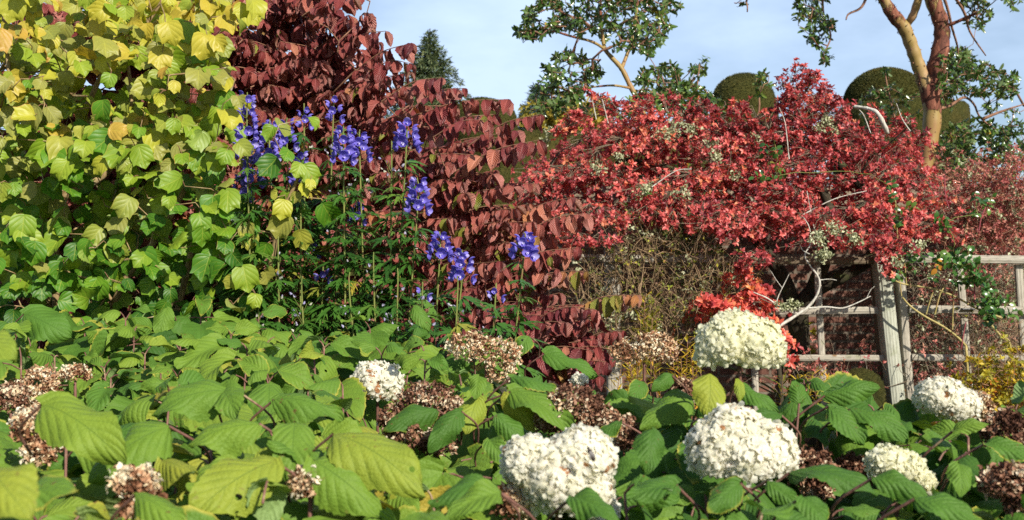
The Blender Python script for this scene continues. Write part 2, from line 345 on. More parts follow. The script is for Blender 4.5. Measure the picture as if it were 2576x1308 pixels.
def arbutus_bark():
    g = G('peeling arbutus bark'); o = g.n('TexCoord').outputs['Object']
    st = g.n('Mapping', {0: o, 'Scale': (1, 1, .35)}).outputs[0]
    a = g.noise(16, 8, .7, st, .8); big = g.noise(3.4, 4, .6, st)
    smooth_ = g.ramp(g.noise(5, 3, .5, st), [(.3, (.29, .155, .065)), (.5, (.27, .19, .06)), (.7, (.38, .24, .13))])
    peel = g.ramp(a, [(.35, (.04, .016, .012)), (.5, (.15, .05, .03)), (.62, (.24, .09, .055)), (.75, (.40, .22, .15))])
    f = g.rng(g.M('ADD', g.M('MULTIPLY', big, .75), g.M('ADD', g.M('MULTIPLY', a, .45), g.M('MULTIPLY', g.M('SUBTRACT', g.attr('r1'), .5), .40))), .60, .63)
    bp = g.n('Bump', {'Strength': .8, 'Distance': .012, 'Height': g.M('ADD', f, g.M('MULTIPLY', g.M('MULTIPLY', a, f), .8))}).outputs[0]
    return g.out(g.n('BsdfPrincipled', {'Base Color': g.mix(f, smooth_, peel), 'Roughness': g.M('ADD', g.M('MULTIPLY', f, .3), .5), 'Normal': bp, 'Specular IOR Level': .3}).outputs[0])
M['arbk'] = arbutus_bark()
def wood_mat(name, c1, c2, c3):
    g = G(name); u = g.n('UVMap', uv_map='UVMap').outputs[0]
    mpn = g.n('Mapping', {0: u, 'Scale': (14, 1.2, 1)}).outputs[0]
    wv = g.n('TexWave', {'Vector': g.n('Mapping', {0: u, 'Scale': (9, .55, 1)}).outputs[0], 'Scale': 1.6, 'Distortion': 5., 'Detail': 3., 'Detail Scale': .8}).outputs['Fac']
    f = g.noise(4, 5, .65, mpn); col = g.mix(g.M('MULTIPLY', wv, .55), g.ramp(f, [(.3, c1), (.7, c2)]), c3)
    col = g.mix(g.M('MULTIPLY', g.rng(g.noise(7, 4, .6), .58, .75), .6), col, (.17, .19, .09))
    k = g.n('TexVoronoi', {'Vector': u, 'Scale': 2.6}).outputs['Distance']
    col = g.mix(g.rng(k, .07, .03), col, (.20, .12, .06))
    bp = g.n('Bump', {'Strength': .5, 'Distance': .003, 'Height': g.M('ADD', f, wv)}).outputs[0]
    return g.out(g.n('BsdfPrincipled', {'Base Color': g.mix(g.M('MULTIPLY', g.rng(g.noise(11, 6, .7, mpn), .5, .62), .55), col, (.11, .10, .075)), 'Roughness': .85, 'Normal': bp, 'Specular IOR Level': .2}).outputs[0])
M['wood'] = wood_mat('weathered timber', (.24, .22, .18), (.46, .43, .37), (.32, .28, .22))
M['woodg'] = wood_mat('treated green timber', (.29, .31, .25), (.46, .47, .40), (.33, .33, .26))
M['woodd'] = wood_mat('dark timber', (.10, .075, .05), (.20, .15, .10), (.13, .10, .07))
def brick_mat():
    g = G('old brick'); u = g.n('UVMap', uv_map='UVMap').outputs[0]
    b = g.n('TexBrick', {'Vector': u, 'Scale': 1., 'Color1': (.13, .055, .038, 1), 'Color2': (.19, .09, .062, 1), 'Mortar': (.17, .14, .11, 1), 'Mortar Size': .012, 'Brick Width': .225, 'Row Height': .075, 'Bias': -.1})
    n1 = g.noise(14, 5, .65); col = g.mix(g.rng(n1, .3, .75), b.outputs[0], g.mix(1., b.outputs[0], (.55, .5, .45), 'MULTIPLY'))
    col = g.mix(g.rng(g.noise(3, 4, .6), .58, .72), col, (.24, .16, .13))
    bp = g.n('Bump', {'Strength': .7, 'Distance': .01, 'Height': g.M('ADD', g.M('MULTIPLY', b.outputs[1], -1.), g.M('MULTIPLY', n1, .5))}).outputs[0]
    return g.out(g.n('BsdfPrincipled', {'Base Color': col, 'Roughness': .9, 'Normal': bp}).outputs[0])
M['brick'] = brick_mat()
def soil_mat():
    g = G('garden soil'); f = g.noise(8, 6, .65); col = g.ramp(f, [(.3, (.025, .018, .012)), (.6, (.06, .045, .028)), (.8, (.10, .08, .05))])
    col = g.mix(g.rng(g.noise(.35, 4, .6), .45, .6), col, g.ramp(g.noise(40, 4), [(.3, (.03, .06, .012)), (.7, (.08, .12, .025))]))
    bp = g.n('Bump', {'Strength': .8, 'Distance': .03, 'Height': f}).outputs[0]
    return g.out(g.n('BsdfPrincipled', {'Base Color': col, 'Roughness': .95, 'Normal': bp}).outputs[0])
M['soil'] = soil_mat()
def yew_surface():
    g = G('clipped yew surface'); f = g.noise(26, 6, .75); col = g.ramp(f, [(.25, (.012, .014, .005)), (.5, (.05, .052, .013)), (.75, (.115, .10, .026))])
    col = g.mix(g.M('MULTIPLY', g.rng(g.noise(2.2, 4, .6), .5, .75), .5), col, (.12, .085, .025))
    bp = g.n('Bump', {'Strength': 1., 'Distance': .05, 'Height': f}).outputs[0]
    return g.out(g.n('BsdfPrincipled', {'Base Color': col, 'Roughness': .9, 'Normal': bp, 'Specular IOR Level': .1}).outputs[0])
M['yews'] = yew_surface()
def plain(name, c, rough=.6, trans=None):
    g = G(name); f = g.noise(60, 3); col = g.mix(g.rng(f, .3, .7), c, tuple(x * .7 for x in c))
    return g.out(g.n('BsdfPrincipled', {'Base Color': col, 'Roughness': rough}).outputs[0])
M['bee'] = plain('dark furry insect body', (.035, .022, .015), .6); M['wing'] = plain('smoky wing', (.22, .20, .20), .25); M['tag'] = plain('black plastic tag', (.02, .02, .022), .4)
M['pink'] = leaf_mat('pink petal', [(0, (.55, .16, .20)), (1, (.7, .35, .38))], rough=.5, trans=.3, tcol=(1.1, .9, .9))
# ---------------------------------------------------------------- ground
def ground():
    me = bpy.data.meshes.new('ground'); n = 60; xs = np.linspace(-1, 1, n + 1); xs = np.sign(xs) * np.abs(xs) ** 3 * 320
    X, Y = np.meshgrid(xs, xs + 6); Z = .03 * np.sin(X * .9) * np.cos(Y * 1.1)
    m = MB(); V = np.stack([X, Y, Z], -1).reshape(-1, 3); i = np.arange(n)[:, None] * (n + 1) + np.arange(n)[None]
    m.add(V, np.stack([i, i + 1, i + n + 2, i + n + 1], -1).reshape(-1, 4)); o = m.build('ground', M['soil']); o['kind'] = 'structure'
ground()

# leaf shapes
def w_ell(k, p=.85, q=.8): return lambda u: k * max(0., math.sin(math.pi * min(1, max(0, u)) ** p)) ** q
SMALL = [grid_leaf(2, 1, w_ell(.24), bend=b, fold=.5, seed=i) for i, b in enumerate((.3, .9, -.2))]
SMALL4 = [grid_leaf([0, .3, .65, 1], 1, w_ell(.25, .95), bend=b, fold=.45, seed=i) for i, b in enumerate((.3, .9, -.3))]
NARROW = [grid_leaf(3, 1, w_ell(.09), bend=b, fold=.3, seed=i) for i, b in enumerate((.3, .8, -.3))]
ARB = [grid_leaf([0, .15, .4, .7, .9, 1], 1, w_ell(.22, .9, .7), bend=b, fold=.35, seed=i) for i, b in enumerate((.2, .6, -.2, .9))]
NEEDLE = [grid_leaf(2, 1, w_ell(.12, .6), bend=b, fold=.4, seed=i) for i, b in enumerate((.3, .9))]
CRUMP = [grid_leaf(3, 1, w_ell(.3, .8), bend=b, fold=f, wav=.12, twist=t, seed=i) for i, (b, f, t) in enumerate(((1.6, .8, .9), (-1.5, .6, -1.), (2.2, -.6, .5), (.8, 1.1, 1.6)))]
UP = np.array((0, 0, 1.))
def rdir(n, zlo=-1., zhi=1.):
    z = rng.uniform(zlo, zhi, n); a = rng.uniform(0, 6.2832, n); s = np.sqrt(1 - z * z); return np.stack([s * np.cos(a), s * np.sin(a), z], -1)
def whorls(mb, tpls, c, axis, k, size, spread=(.5, 1.3), r1=None, r2=None, droop=.0, jit=.0):
    """K leaves round each shoot tip C pointing along AXIS"""
    n = len(c); axis = nrm(axis); ref = nrm(rng.normal(size=(n, 3))); u = nrm(np.cross(axis, ref)); v = np.cross(axis, u)
    size = np.broadcast_to(size, (n,))
    for j in range(k):
        ang = 6.2832 * j / k + rng.normal(0, .3, n); th = rng.uniform(*spread, n)
        rad = u * np.cos(ang)[:, None] + v * np.sin(ang)[:, None]
        d = axis * np.cos(th)[:, None] + rad * np.sin(th)[:, None]; d[:, 2] -= droop
        nn = axis * np.sin(th)[:, None] - rad * np.cos(th)[:, None]
        base = c - axis * (jit * size * rng.random(n))[:, None]
        rr = None if r1 is None else np.clip(r1 + rng.normal(0, .12, n), 0, 1)
        place(mb, tpls, base, d, nn + rng.normal(0, .25, (n, 3)), size * rng.uniform(.7, 1.15, n), rr, r2)

# ---------------------------------------------------------------- clipped yews
def shell(profile, cx, cy, seg=64, rough=.03, seed=1):
    """solid of revolution (r, z) with a slightly lumpy clipped surface"""
    m = MB(); pr = np.array(profile, float); n = len(pr); th = np.linspace(0, 2 * np.pi, seg, endpoint=False)
    V = np.stack([cx + pr[:, None, 0] * np.cos(th), cy + pr[:, None, 0] * np.sin(th), np.broadcast_to(pr[:, None, 1], (n, seg))], -1).reshape(-1, 3)
    V = V + (vnoise(V, 3.1, seed)[:, None] - .5) * rough * nrm(V - np.array((cx, cy, pr[:, 1].mean())))
    i = np.arange(n - 1)[:, None] * seg; j = np.arange(seg)[None]; k = (j + 1) % seg
    m.add(V, np.stack(np.broadcast_arrays(i + j, i + k, i + k + seg, i + j + seg), -1).reshape(-1, 4))
    return m, V.reshape(n, seg, 3)
def fuzz(grid, nper, size, mat, name, parent, cut=None):
    n, seg, _ = grid.shape; m = MB(); i = rng.integers(0, n - 1, nper); j = rng.integers(0, seg, nper); a, b = rng.random(nper), rng.random(nper)
    p00, p01, p10, p11 = grid[i, j], grid[i, (j + 1) % seg], grid[i + 1, j], grid[i + 1, (j + 1) % seg]
    p = (p00 * (1 - a)[:, None] + p01 * a[:, None]) * (1 - b)[:, None] + (p10 * (1 - a)[:, None] + p11 * a[:, None]) * b[:, None]
    nn = nrm(np.cross(p01 - p00, p10 - p00) + 1e-9); c = grid.reshape(-1, 3).mean(0); nn *= np.sign(np.sum(nn * (p - c), -1, keepdims=True) + 1e-9)
    ar = np.linalg.norm(np.cross(p01 - p00, p10 - p00), axis=-1); keep = rng.random(nper) < ar / (ar.max() + 1e-9)
    keep &= p[:, 1] < c[1] + .6
    p, nn = p[keep], nn[keep]; k = len(p)
    place(m, NEEDLE, p - nn * size * .45, nn + rng.normal(0, .6, (k, 3)) + (0, 0, .3), rng.normal(size=(k, 3)), size * rng.uniform(.5, 1.1, k), np.clip(.15 + .75 * vnoise(p, 5, 3) + rng.normal(0, .18, k), 0, 1))
    m.build(name, mat, parent)
def arc(r, z0, h, n=16, e=2.0):
    t = np.linspace(0, 1, n); return [(r * math.cos(q * math.pi / 2) ** (2 / e) if q < 1 else .001, z0 + h * math.sin(q * math.pi / 2) ** (2 / e)) for q in t]
def yew_dome(xc, ytop, halfw, yshould, Y, label, drum=None, e=2.1, dx=0):
    c = P(xc, yshould, Y); top = P(xc, ytop, Y)[2]; r = halfw * Y / F
    t = thing('clipped_yew_dome', label, 'topiary', (c[0], Y, 0), 'clipped yew topiaries')
    prof = [(.3 * r, 0)]
    if drum:
        rd = drum * Y / F; zs = c[2]; q = [(rd * .96, 0), (rd * 1.0, zs * .5), (rd * 1.01, zs - .25), (rd * .99, zs - .08), (rd * .93, zs), (.01, zs + .02)]; d2 = []
        for a, b in zip(q[:-1], q[1:]):
            k = max(1, int(math.hypot(b[0] - a[0], b[1] - a[1]) / .12)); d2 += [(a[0] + (b[0] - a[0]) * i / k, a[1] + (b[1] - a[1]) * i / k) for i in range(k)]
        m, g = shell(d2 + [q[-1]], c[0] + dx * Y / F, Y + .2, 90, .07, 8); m.build('clipped_drum', M['yews'], t); fuzz(g, 110000, .05, M['yew'], 'drum_foliage', t)
        prof = [(r * .98, zs - .1)]
        prof += arc(r, c[2] + .02, top - c[2] - .02, 18, e)
    else: prof = [(r * .9, 0), (r * .97, c[2] * .5)] + arc(r, c[2], top - c[2], 18, e)
    dense = []
    for a, b in zip(prof[:-1], prof[1:]):
        k = max(1, int(math.hypot(b[0] - a[0], b[1] - a[1]) / .12)); dense += [(a[0] + (b[0] - a[0]) * q / k, a[1] + (b[1] - a[1]) * q / k) for q in range(k)]
    m, g = shell(dense + [prof[-1]], c[0], Y, 80, .09, int(xc)); m.build('clipped_body', M['yews'], t); fuzz(g, 130000, .06, M['yew'], 'foliage', t)
yew_dome(1871, 187, 83, 272, 19.0, 'smooth clipped yew dome left of the scarlet shrub peak, plain without a ledge')
yew_dome(2228, 175, 100, 264, 21.0, 'largest clipped yew dome stepped on a wider drum behind the peeling trunk', drum=162, dx=46)
yew_dome(1218, 247, 84, 320, 20.0, 'dark clipped yew ball peeping out behind the dark red tiered shrub', e=2.4)
def yew_hedge():
    c0, c1 = P(-500, 322, 20.8), P(1990, 338, 20.8); z = c0[2]
    t = thing('yew_hedge', 'low flat topped dark yew hedge between the yew ball and the scarlet shrub', 'hedge', ((c0[0] + c1[0]) / 2, 21.6, 0))
    n = 200; seg = 12; xs = np.linspace(c0[0], c1[0], n); prof = [(-.55, 0), (-.57, z * .5), (-.56, z * .85), (-.52, z * .97), (-.4, z), (0, z + .02), (.4, z), (.55, z * .95), (.56, 0)]
    g = np.array([[(x, 21.6 + a, b) for a, b in prof] for x in xs]); g += (vnoise(g.reshape(-1, 3), 2.5, 5).reshape(n, len(prof), 1) - .5) * .08
    k = len(prof); m = MB(); i = np.arange(n - 1)[:, None] * k; j = np.arange(k - 1)[None]
    m.add(g.reshape(-1, 3), np.stack([i + j, i + j + 1, i + j + 1 + k, i + j + k], -1).reshape(-1, 4)); m.build('clipped_body', M['yews'], t)
    m2 = MB(); i = rng.integers(0, n - 1, 40000); j = rng.integers(0, k - 2, 40000); q = rng.random((2, 40000, 1))
    p = g[i, j] * (1 - q[0]) * (1 - q[1]) + g[i + 1, j] * q[0] * (1 - q[1]) + g[i, j + 1] * (1 - q[0]) * q[1] + g[i + 1, j + 1] * q[0] * q[1]
    place(m2, NEEDLE, p, rng.normal(0, .5, p.shape) + (0, -.6, .6), rng.normal(size=p.shape), rng.uniform(.03, .06, len(p))); m2.build('foliage', M['yew'], t)
yew_hedge()

# ---------------------------------------------------------------- distant trees
def conifer(xt, yt, yb, halfw, Y, label, mat, seed, droop=.25, dense=1.):
    top = P(xt, yt, Y); zb = P(xt, yb, Y)[2]; H = top[2] - 0; rad = halfw * Y / F; rr = np.random.default_rng(seed)
    t = thing('conifer_tree', label, 'tree', (top[0], Y, 0), 'distant conifers')
    m = MB(); tube(m, [(top[0], Y, 0), (top[0], Y, H * .6), (top[0] + .02, Y, H)], [H * .018, H * .010, .02], 8); m.build('trunk', M['drk'], t)
    m = MB(); br = MB(); n = int(150 * dense); span = top[2] - zb + 2.5
    for q in range(n):
        f = (q / n) ** .8; z = top[2] - .15 - f * span; a = q * 2.399 + rr.normal(0, .3); ln = rad * min(1.25, f * span / (top[2] - zb)) * rr.uniform(.6, 1.12) + .12
        d = np.array((math.cos(a), math.sin(a), 0)); s = np.linspace(0, 1, 7)[:, None]
        pts = np.array((top[0], Y, z)) + d * ln * s + UP * (s * ln * .28 - s * s * ln * (droop + .1)); tube(br, pts, np.linspace(.03, .008, 7), 4)
        k = int(ln * 150 * dense) + 12; u = rr.uniform(.12, 1.03, k); base = np.stack([np.interp(u, s[:, 0], pts[:, c]) for c in range(3)], -1)
        side = np.cross(d, UP); off = side * rr.normal(0, .16, (k, 1)) * ln ** .5 * (1.15 - u)[:, None] * 1.1; off[:, 2] += rr.normal(0, .04, k) - np.abs(off[:, 0]) * .15
        place(m, NEEDLE, base + off, d + nrm(off + 1e-6) * .7 + rr.normal(0, .35, (k, 3)) + UP * .25, UP + rr.normal(0, .5, (k, 3)), rr.uniform(.12, .26, k), np.clip(.25 + .5 * u + rr.normal(0, .2, k), 0, 1))
    br.build('twig', M['drk'], t, kind='stuff'); m.build('crown', mat, t)
conifer(1080, 72, 225, 86, 38, 'tall dark green conifer alone against the sky above the dark red shrub', M['con'], 3)
conifer(1352, 205, 330, 62, 34, 'drooping bluish conifer behind the left edge of the middle glossy evergreen', M['con2'], 5, .7, 1.1)
def round_tree(xc, yc, hw, hh, Y, label, mat, n=2600, seed=4):
    c = P(xc, yc, Y); rx, rz = hw * Y / F, hh * Y / F; rr = np.random.default_rng(seed)
    t = thing('round_tree', label, 'tree', (c[0], Y, 0)); cl = rdir(46) * np.array((rx, rx, rz)) * rr.uniform(.5, .95, (46, 1)) + c
    A, par, load, ch, nr = grow([np.array([(c[0], Y, 0), (c[0], Y, c[2] * .5), (c[0], Y, c[2] - rz * .3)])], cl, .4, .2)
    m = MB(); limbs(m, A, par, load, .03, .2); m.build('trunk', M['drk'], t, kind='stuff')
    m = MB(); p = cl[rr.integers(0, 46, n)] + rr.normal(0, .17, (n, 3)) * rx
    whorls(m, SMALL, p, rr.normal(size=(n, 3)) + UP, 4, .16, r1=np.clip(vnoise(p, 1.5, 8) + rr.normal(0, .15, n), 0, 1)); m.build('crown', mat, t)
round_tree(1425, 318, 105, 62, 29, 'rounded yellowing tree low behind the middle glossy evergreen', M['ytr'])

# ---------------------------------------------------------------- arbutus trees
def flakes(mb, pts, rad, n, size):
    p = np.asarray(pts); k = rng.integers(0, len(p) - 1, n); u = rng.random(n)[:, None]; c = p[k] * (1 - u) + p[k + 1] * u
    t = nrm(p[k + 1] - p[k]); d = rng.normal(size=(n, 3)); d = nrm(d - t * np.sum(d * t, -1, keepdims=True)); r = np.asarray(rad)[k][:, None]
    place(mb, CRUMP, c + d * r * .96, d * .8 + t * rng.normal(0, .5, (n, 1)) + rng.normal(0, .3, (n, 3)), t, rng.uniform(.4, 1.3, n) * size, 0.95)
def limb_peel(mb, pts, rad, peel, sides=20):
    p = smooth(pts, 5); r = np.interp(np.linspace(0, 1, len(p)), np.linspace(0, 1, len(rad)), rad); q = np.interp(np.linspace(0, 1, len(p)), np.linspace(0, 1, len(peel)), peel)
    r = r * (1 + .06 * np.sin(np.arange(len(p)) * 1.7)); n0 = mb.n; tube(mb, p, r, sides)
    V = mb.v[-1]; A = np.repeat(q, sides); A = np.append(A, q[-1]); mb.a[-1] = np.stack([A, np.full(len(A), .5)], -1).astype(np.float32)
    return p, r
def arbutus(name, label, Y, main, polys, extra_roots=(), size=.074, rtw=.004, k=7, base=None, deep=.9, wpow=.42):
    """MAIN: list of (picture polyline, radii in px, peel); POLYS: list of (polygon, number of shoots, depth offset)"""
    b = main[0][0][0]; t = thing(name, label, 'tree', (P(b[0], b[1], Y)[0], Y, 0), 'arbutus trees'); fl = MB(); roots = []
    for pts, rad, peel, dy in main:
        l = line([(x, y, Y + dy * i / (len(pts) - 1)) for i, (x, y) in enumerate(pts)])
        tr = MB(); p, r = limb_peel(tr, l, np.array(rad) * Y / F, peel); roots.append(p[::2]); m_ = np.interp(np.linspace(0, 1, len(r)), np.linspace(0, 1, len(peel)), peel)
        tr.build('trunk' if pts is main[0][0] else 'limb', M['arbk'], t)
        if max(rad) > 12: flakes(fl, p, r, int(420 * m_.mean()) + 8, .026)
    if fl.n: fl.build('peeling_bark', M['twr'], t, kind='stuff')
    for e in extra_roots: roots.append(smooth(line([(x, y, Y + d) for x, y, d in e]), 4))
    T = []
    for poly, n, dy in polys:
        xy = polypts(poly, n * 3); q = P(xy[:, 0], xy[:, 1], Y + dy + rng.uniform(-deep, deep, len(xy))); dens = vnoise(q, 4.5, int(poly[0][0])); T.append(q[np.argsort(-dens + rng.random(len(q)) * .95)[:n]])
    T = np.vstack(T); A, par, load, ch, nr = grow(roots, T, .13, .4, .15)
    m = MB(); fx = np.full(nr, 1e-4); off = 0
    for i, (e) in enumerate(main): off += len(roots[i])
    for e in roots[len(main):]: fx[off:off + len(e)] = np.linspace(.020, .007, len(e)); off += len(e)
    limbs(m, A, par, load, rtw, .03, wpow, 5, fixed=fx, skip=.0005, thick=.013, owner=t, mat=M['twr']); m.build('twig', M['twr'], t, kind='stuff')
    m = MB(); ax = np.array([c[-1] - c[-2] for c in ch]); ax = nrm(ax) + UP * .35 + rng.normal(0, .3, ax.shape)
    rr = np.clip(rng.beta(2, 2.6, len(T)), 0, 1); whorls(m, ARB, T, ax, k, size, (.55, 1.75), r1=np.where(rng.random(len(T)) < .02, .97, rr * .85), droop=.15, jit=.9)
    m.build('crown', M['arb'], t)
arbutus('arbutus_tree', 'forked arbutus with a thick peeling red and yellow trunk', 12.0, [
    ([(2312, 1105), (2314, 600), (2316, 470), (2335, 390), (2345, 300), (2345, 235), (2353, 180), (2368, 110), (2368, 62), (2350, 10), (2325, -60), (2310, -160), (2330, -280), (2320, -380)], [22, 17, 13, 19, 22, 24, 24, 20, 19, 19, 16, 12, 7, 2], [.2, .2, .1, .1, .2, .9, 1., .95, .85, .6, .5, .4, .4, .4], 0),
    ([(2340, 262), (2322, 200), (2305, 150), (2291, 110), (2274, 70), (2245, 35), (2222, -4), (2190, -70), (2130, -150), (2090, -240), (2085, -320)], [17, 17, 16, 16, 16, 16, 13, 11, 8, 5, 2], [.9, .55, .2, .15, .2, .45, .5, .4, .4, .4, .4], -.3),
    ([(2280, 62), (2296, 40), (2310, 0), (2330, -60), (2355, -140), (2400, -220)], [9, 10, 10, 9, 5, 2], [.2, .2, .3, .3, .3, .3], -.4),
    ([(2372, 66), (2400, 58), (2440, 40), (2458, 33)], [5, 4.5, 3.5, 2.5], [1, 1, 1, 1], -.2)],
    [([(2000, -40), (2075, -40), (2090, 30), (2110, 95), (2060, 120), (2020, 90), (1998, 40)], 64, .3), ([(2060, 110), (2095, 130), (2085, 170), (2060, 150)], 7, .3),
     ([(2365, 130), (2420, 110), (2480, 160), (2560, 190), (2550, 250), (2480, 240), (2420, 225), (2365, 250)], 215, .5), ([(2365, 230), (2470, 220), (2480, 260), (2370, 270)], 12, .4),
     ([(2390, -40), (2480, -40), (2500, 30), (2470, 70), (2430, 60), (2420, 10)], 40, .2), ([(2500, -30), (2576, -30), (2576, 30), (2530, 25)], 16, .0),
     ([(2365, 330), (2460, 290), (2576, 330), (2600, 420), (2500, 470), (2370, 470)], 290, .7), ([(2480, 260), (2600, 270), (2600, 330), (2500, 320)], 14, .6),
     ([(2130, -120), (2330, -160), (2420, -60), (2390, -40), (2100, -40)], 60, .0), ([(1960, -200), (2060, -340), (2330, -420), (2560, -330), (2640, -160), (2560, -70), (2400, -90), (2080, -80)], 330, .0), ([(1860, -60), (1900, -60), (1880, 30), (1870, 20)], 4, .1),
     ([(2150, 235), (2230, 215), (2330, 240), (2330, 340), (2180, 330)], 60, 1.6), ([(2215, 165), (2240, 170), (2230, 190)], 4, 1.6)],
    extra_roots=[[(2345, -80, 0), (2380, 10, .2), (2395, 70, .3), (2410, 130, .5), (2400, 200, .6)], [(2345, -80, 0), (2420, 20, .3), (2440, 80, .4), (2480, 140, .5)],
                 [(2340, 280, .1), (2390, 265, .3), (2425, 245, .4), (2450, 262, .5), (2470, 300, .6), (2540, 350, .7)], [(2470, 300, .6), (2520, 280, .6), (2576, 262, .6)],
                 [(2130, -150, -.3), (2075, -30, .2), (2072, 40, .3), (2090, 90, .3), (2070, 140, .3)], [(2130, -150, -.3), (1900, -30, 0), (1880, 30, 0)], [(2190, -60, -.2), (2180, -10, -.2), (2165, 20, -.2), (2135, 35, -.2), (2128, 50, -.2)],
                 [(2320, 480, .3), (2400, 420, .5), (2470, 380, .7)], [(2312, 480, .8), (2260, 330, 1.5), (2235, 230, 1.6), (2225, 175, 1.6)]])
arbutus('arbutus_tree', 'open crowned arbutus with a slim slanting trunk above the scarlet shrub', 11.0, [
    ([(1690, 1140), (1650, 500), (1625, 320), (1608, 262), (1585, 215), (1564, 173), (1540, 146), (1522, 123), (1515, 85), (1511, 40), (1512, -30), (1520, -120)], [12, 9, 7.5, 7, 6.5, 6.2, 5.8, 5, 4, 3.5, 3, 2], [.2, .2, .1, .1, .1, .15, .2, .3, .3, .4, .4, .4], 0),
    ([(1562, 176), (1580, 130), (1592, 90), (1600, 40), (1610, -40)], [5, 4.5, 4, 3.5, 2], [.4, .4, .4, .4, .4], .3),
    ([(1588, 222), (1545, 215), (1500, 218), (1450, 225)], [3.2, 2.8, 2.2, 1.6], [.4, .4, .4, .4], -.3),
    ([(1525, 126), (1490, 105), (1440, 92), (1400, 80)], [4, 3.5, 3, 2.5], [.5, .5, .5, .5], -.2)],
    [([(1283, 100), (1300, 40), (1345, 0), (1470, -60), (1700, -60), (1725, 20), (1690, 60), (1640, 140), (1560, 120), (1500, 90), (1400, 75), (1340, 95)], 370, 0),
     ([(1350, 215), (1390, 130), (1450, 120), (1510, 150), (1520, 190), (1480, 210), (1470, 275), (1400, 290), (1320, 275)], 135, 0),
     ([(1600, 190), (1650, 150), (1700, 165), (1725, 250), (1690, 280), (1600, 260)], 105, .2), ([(1470, 270), (1600, 240), (1620, 300), (1500, 300)], 24, 0),
     ([(1640, 240), (1720, 200), (1790, 230), (1840, 280), (1700, 300)], 120, .5), ([(1735, 148), (1785, 145), (1770, 185), (1745, 185)], 9, .5), ([(1890, 190), (1930, 185), (1935, 235), (1900, 245)], 12, .5)],
    extra_roots=[[(1650, 500, 0), (1700, 330, .4), (1745, 260, .5), (1758, 180, .5)], [(1650, 500, 0), (1800, 330, .5), (1900, 300, .5), (1910, 220, .5)], [(1622, 330, 0), (1680, 270, .2), (1665, 190, .2)]])
arbutus('arbutus_tree', 'fine leaved evergreen seen through the gap at the top between yellow and dark red shrubs', 13.0, [
    ([(700, 1080), (690, 300), (668, 80), (655, 40), (660, -20), (680, -100)], [12, 8, 5, 4.5, 4, 3], [.3, .3, .3, .3, .3, .3], 0), ([(668, 80), (700, 30), (720, -30)], [4, 3.5, 2.5], [.3, .3, .3], 0)],
    [([(590, -60), (740, -60), (740, 60), (640, 70), (590, 40)], 120, 0), ([(400, -60), (600, -60), (600, 40), (420, 40)], 60, .5)], size=.05)
# ---------------------------------------------------------------- brick wall
def box(mb, a, b, wid, thk, up=(0, 0, 1), bev=.004):
    """a squared timber from A to B: WID across (in the plane), THK front to back"""
    a, b = np.array(a, float), np.array(b, float); t = nrm(b - a); f = np.array((0, -1., 0)); f = nrm(f - t * (f @ t)); s = np.cross(t, f); ln = np.linalg.norm(b - a)
    def ring(c, e): 
        w2, h2 = wid / 2 - e, thk / 2 - e; return [c + s * x + f * y for x, y in ((-w2 - e + bev, -h2 - e), (w2 + e - bev, -h2 - e), (w2 + e, -h2 - e + bev), (w2 + e, h2 + e - bev), (w2 + e - bev, h2 + e), (-w2 - e + bev, h2 + e), (-w2 - e, h2 + e - bev), (-w2 - e, -h2 - e + bev))]
    k = max(2, int(ln / .25)); V = []; UV = []; o = rng.uniform(0, 9); per = [0, wid, wid, wid + thk, wid + thk, 2 * wid + thk, 2 * wid + thk, 2 * wid + 2 * thk]
    for i in range(k + 1):
        c = a + (b - a) * i / k + rng.normal(0, .0012, 3); V += ring(c, 0); UV += [(o + p_, o + ln * i / k) for p_ in per]
    Q = [(i * 8 + j, i * 8 + (j + 1) % 8, i * 8 + 8 + (j + 1) % 8, i * 8 + 8 + j) for i in range(k) for j in range(8)]
    n = len(V); V += ring(a, 0) + ring(b, 0); UV += [(o, o)] * 16
    Q += [(n + 3, n + 2, n + 1, n), (n + 7, n + 4, n + 3, n), (n + 7, n + 6, n + 5, n + 4)]; m = n + 8
    Q += [(m, m + 1, m + 2, m + 3), (m, m + 3, m + 4, m + 7), (m + 4, m + 5, m + 6, m + 7)]
    mb.add(np.array(V), Q, None, np.array(UV))
def brick_wall():
    x0, x1, y, h = .1, 7.5, 9.6, 2.25; m = MB(); n = 60; xs = np.linspace(x0, x1, n + 1); zs = np.linspace(0, h, 20)
    g = np.array([[(x, y, z) for z in zs] + [(x, y + .33, h), (x, y + .33, 0)] for x in xs]); g[:, :, 1] += (vnoise(g.reshape(-1, 3), 6, 2).reshape(n + 1, 22) - .5) * .02
    k = 22; uv = np.array([[(x, z) for z in zs] + [(x, h + .33), (x, h + .33 + h)] for x in xs]); i = np.arange(n)[:, None] * k; j = np.arange(k - 1)[None]
    m.add(g.reshape(-1, 3), np.stack([i + j, i + k + j, i + k + j + 1, i + j + 1], -1).reshape(-1, 4), None, uv.reshape(-1, 2))
    t = thing('brick_wall', 'old red brick garden wall in shade behind the trellis', 'wall', ((x0 + x1) / 2, y, 0)); m.build('brick_face', M['brick'], t, smoothed=False)
    m = MB(); box(m, (x0, y + .16, h + .035), (x1, y + .16, h + .035), .42, .07, bev=.008); m.build('coping', M['twig'], t, smoothed=False)
brick_wall()

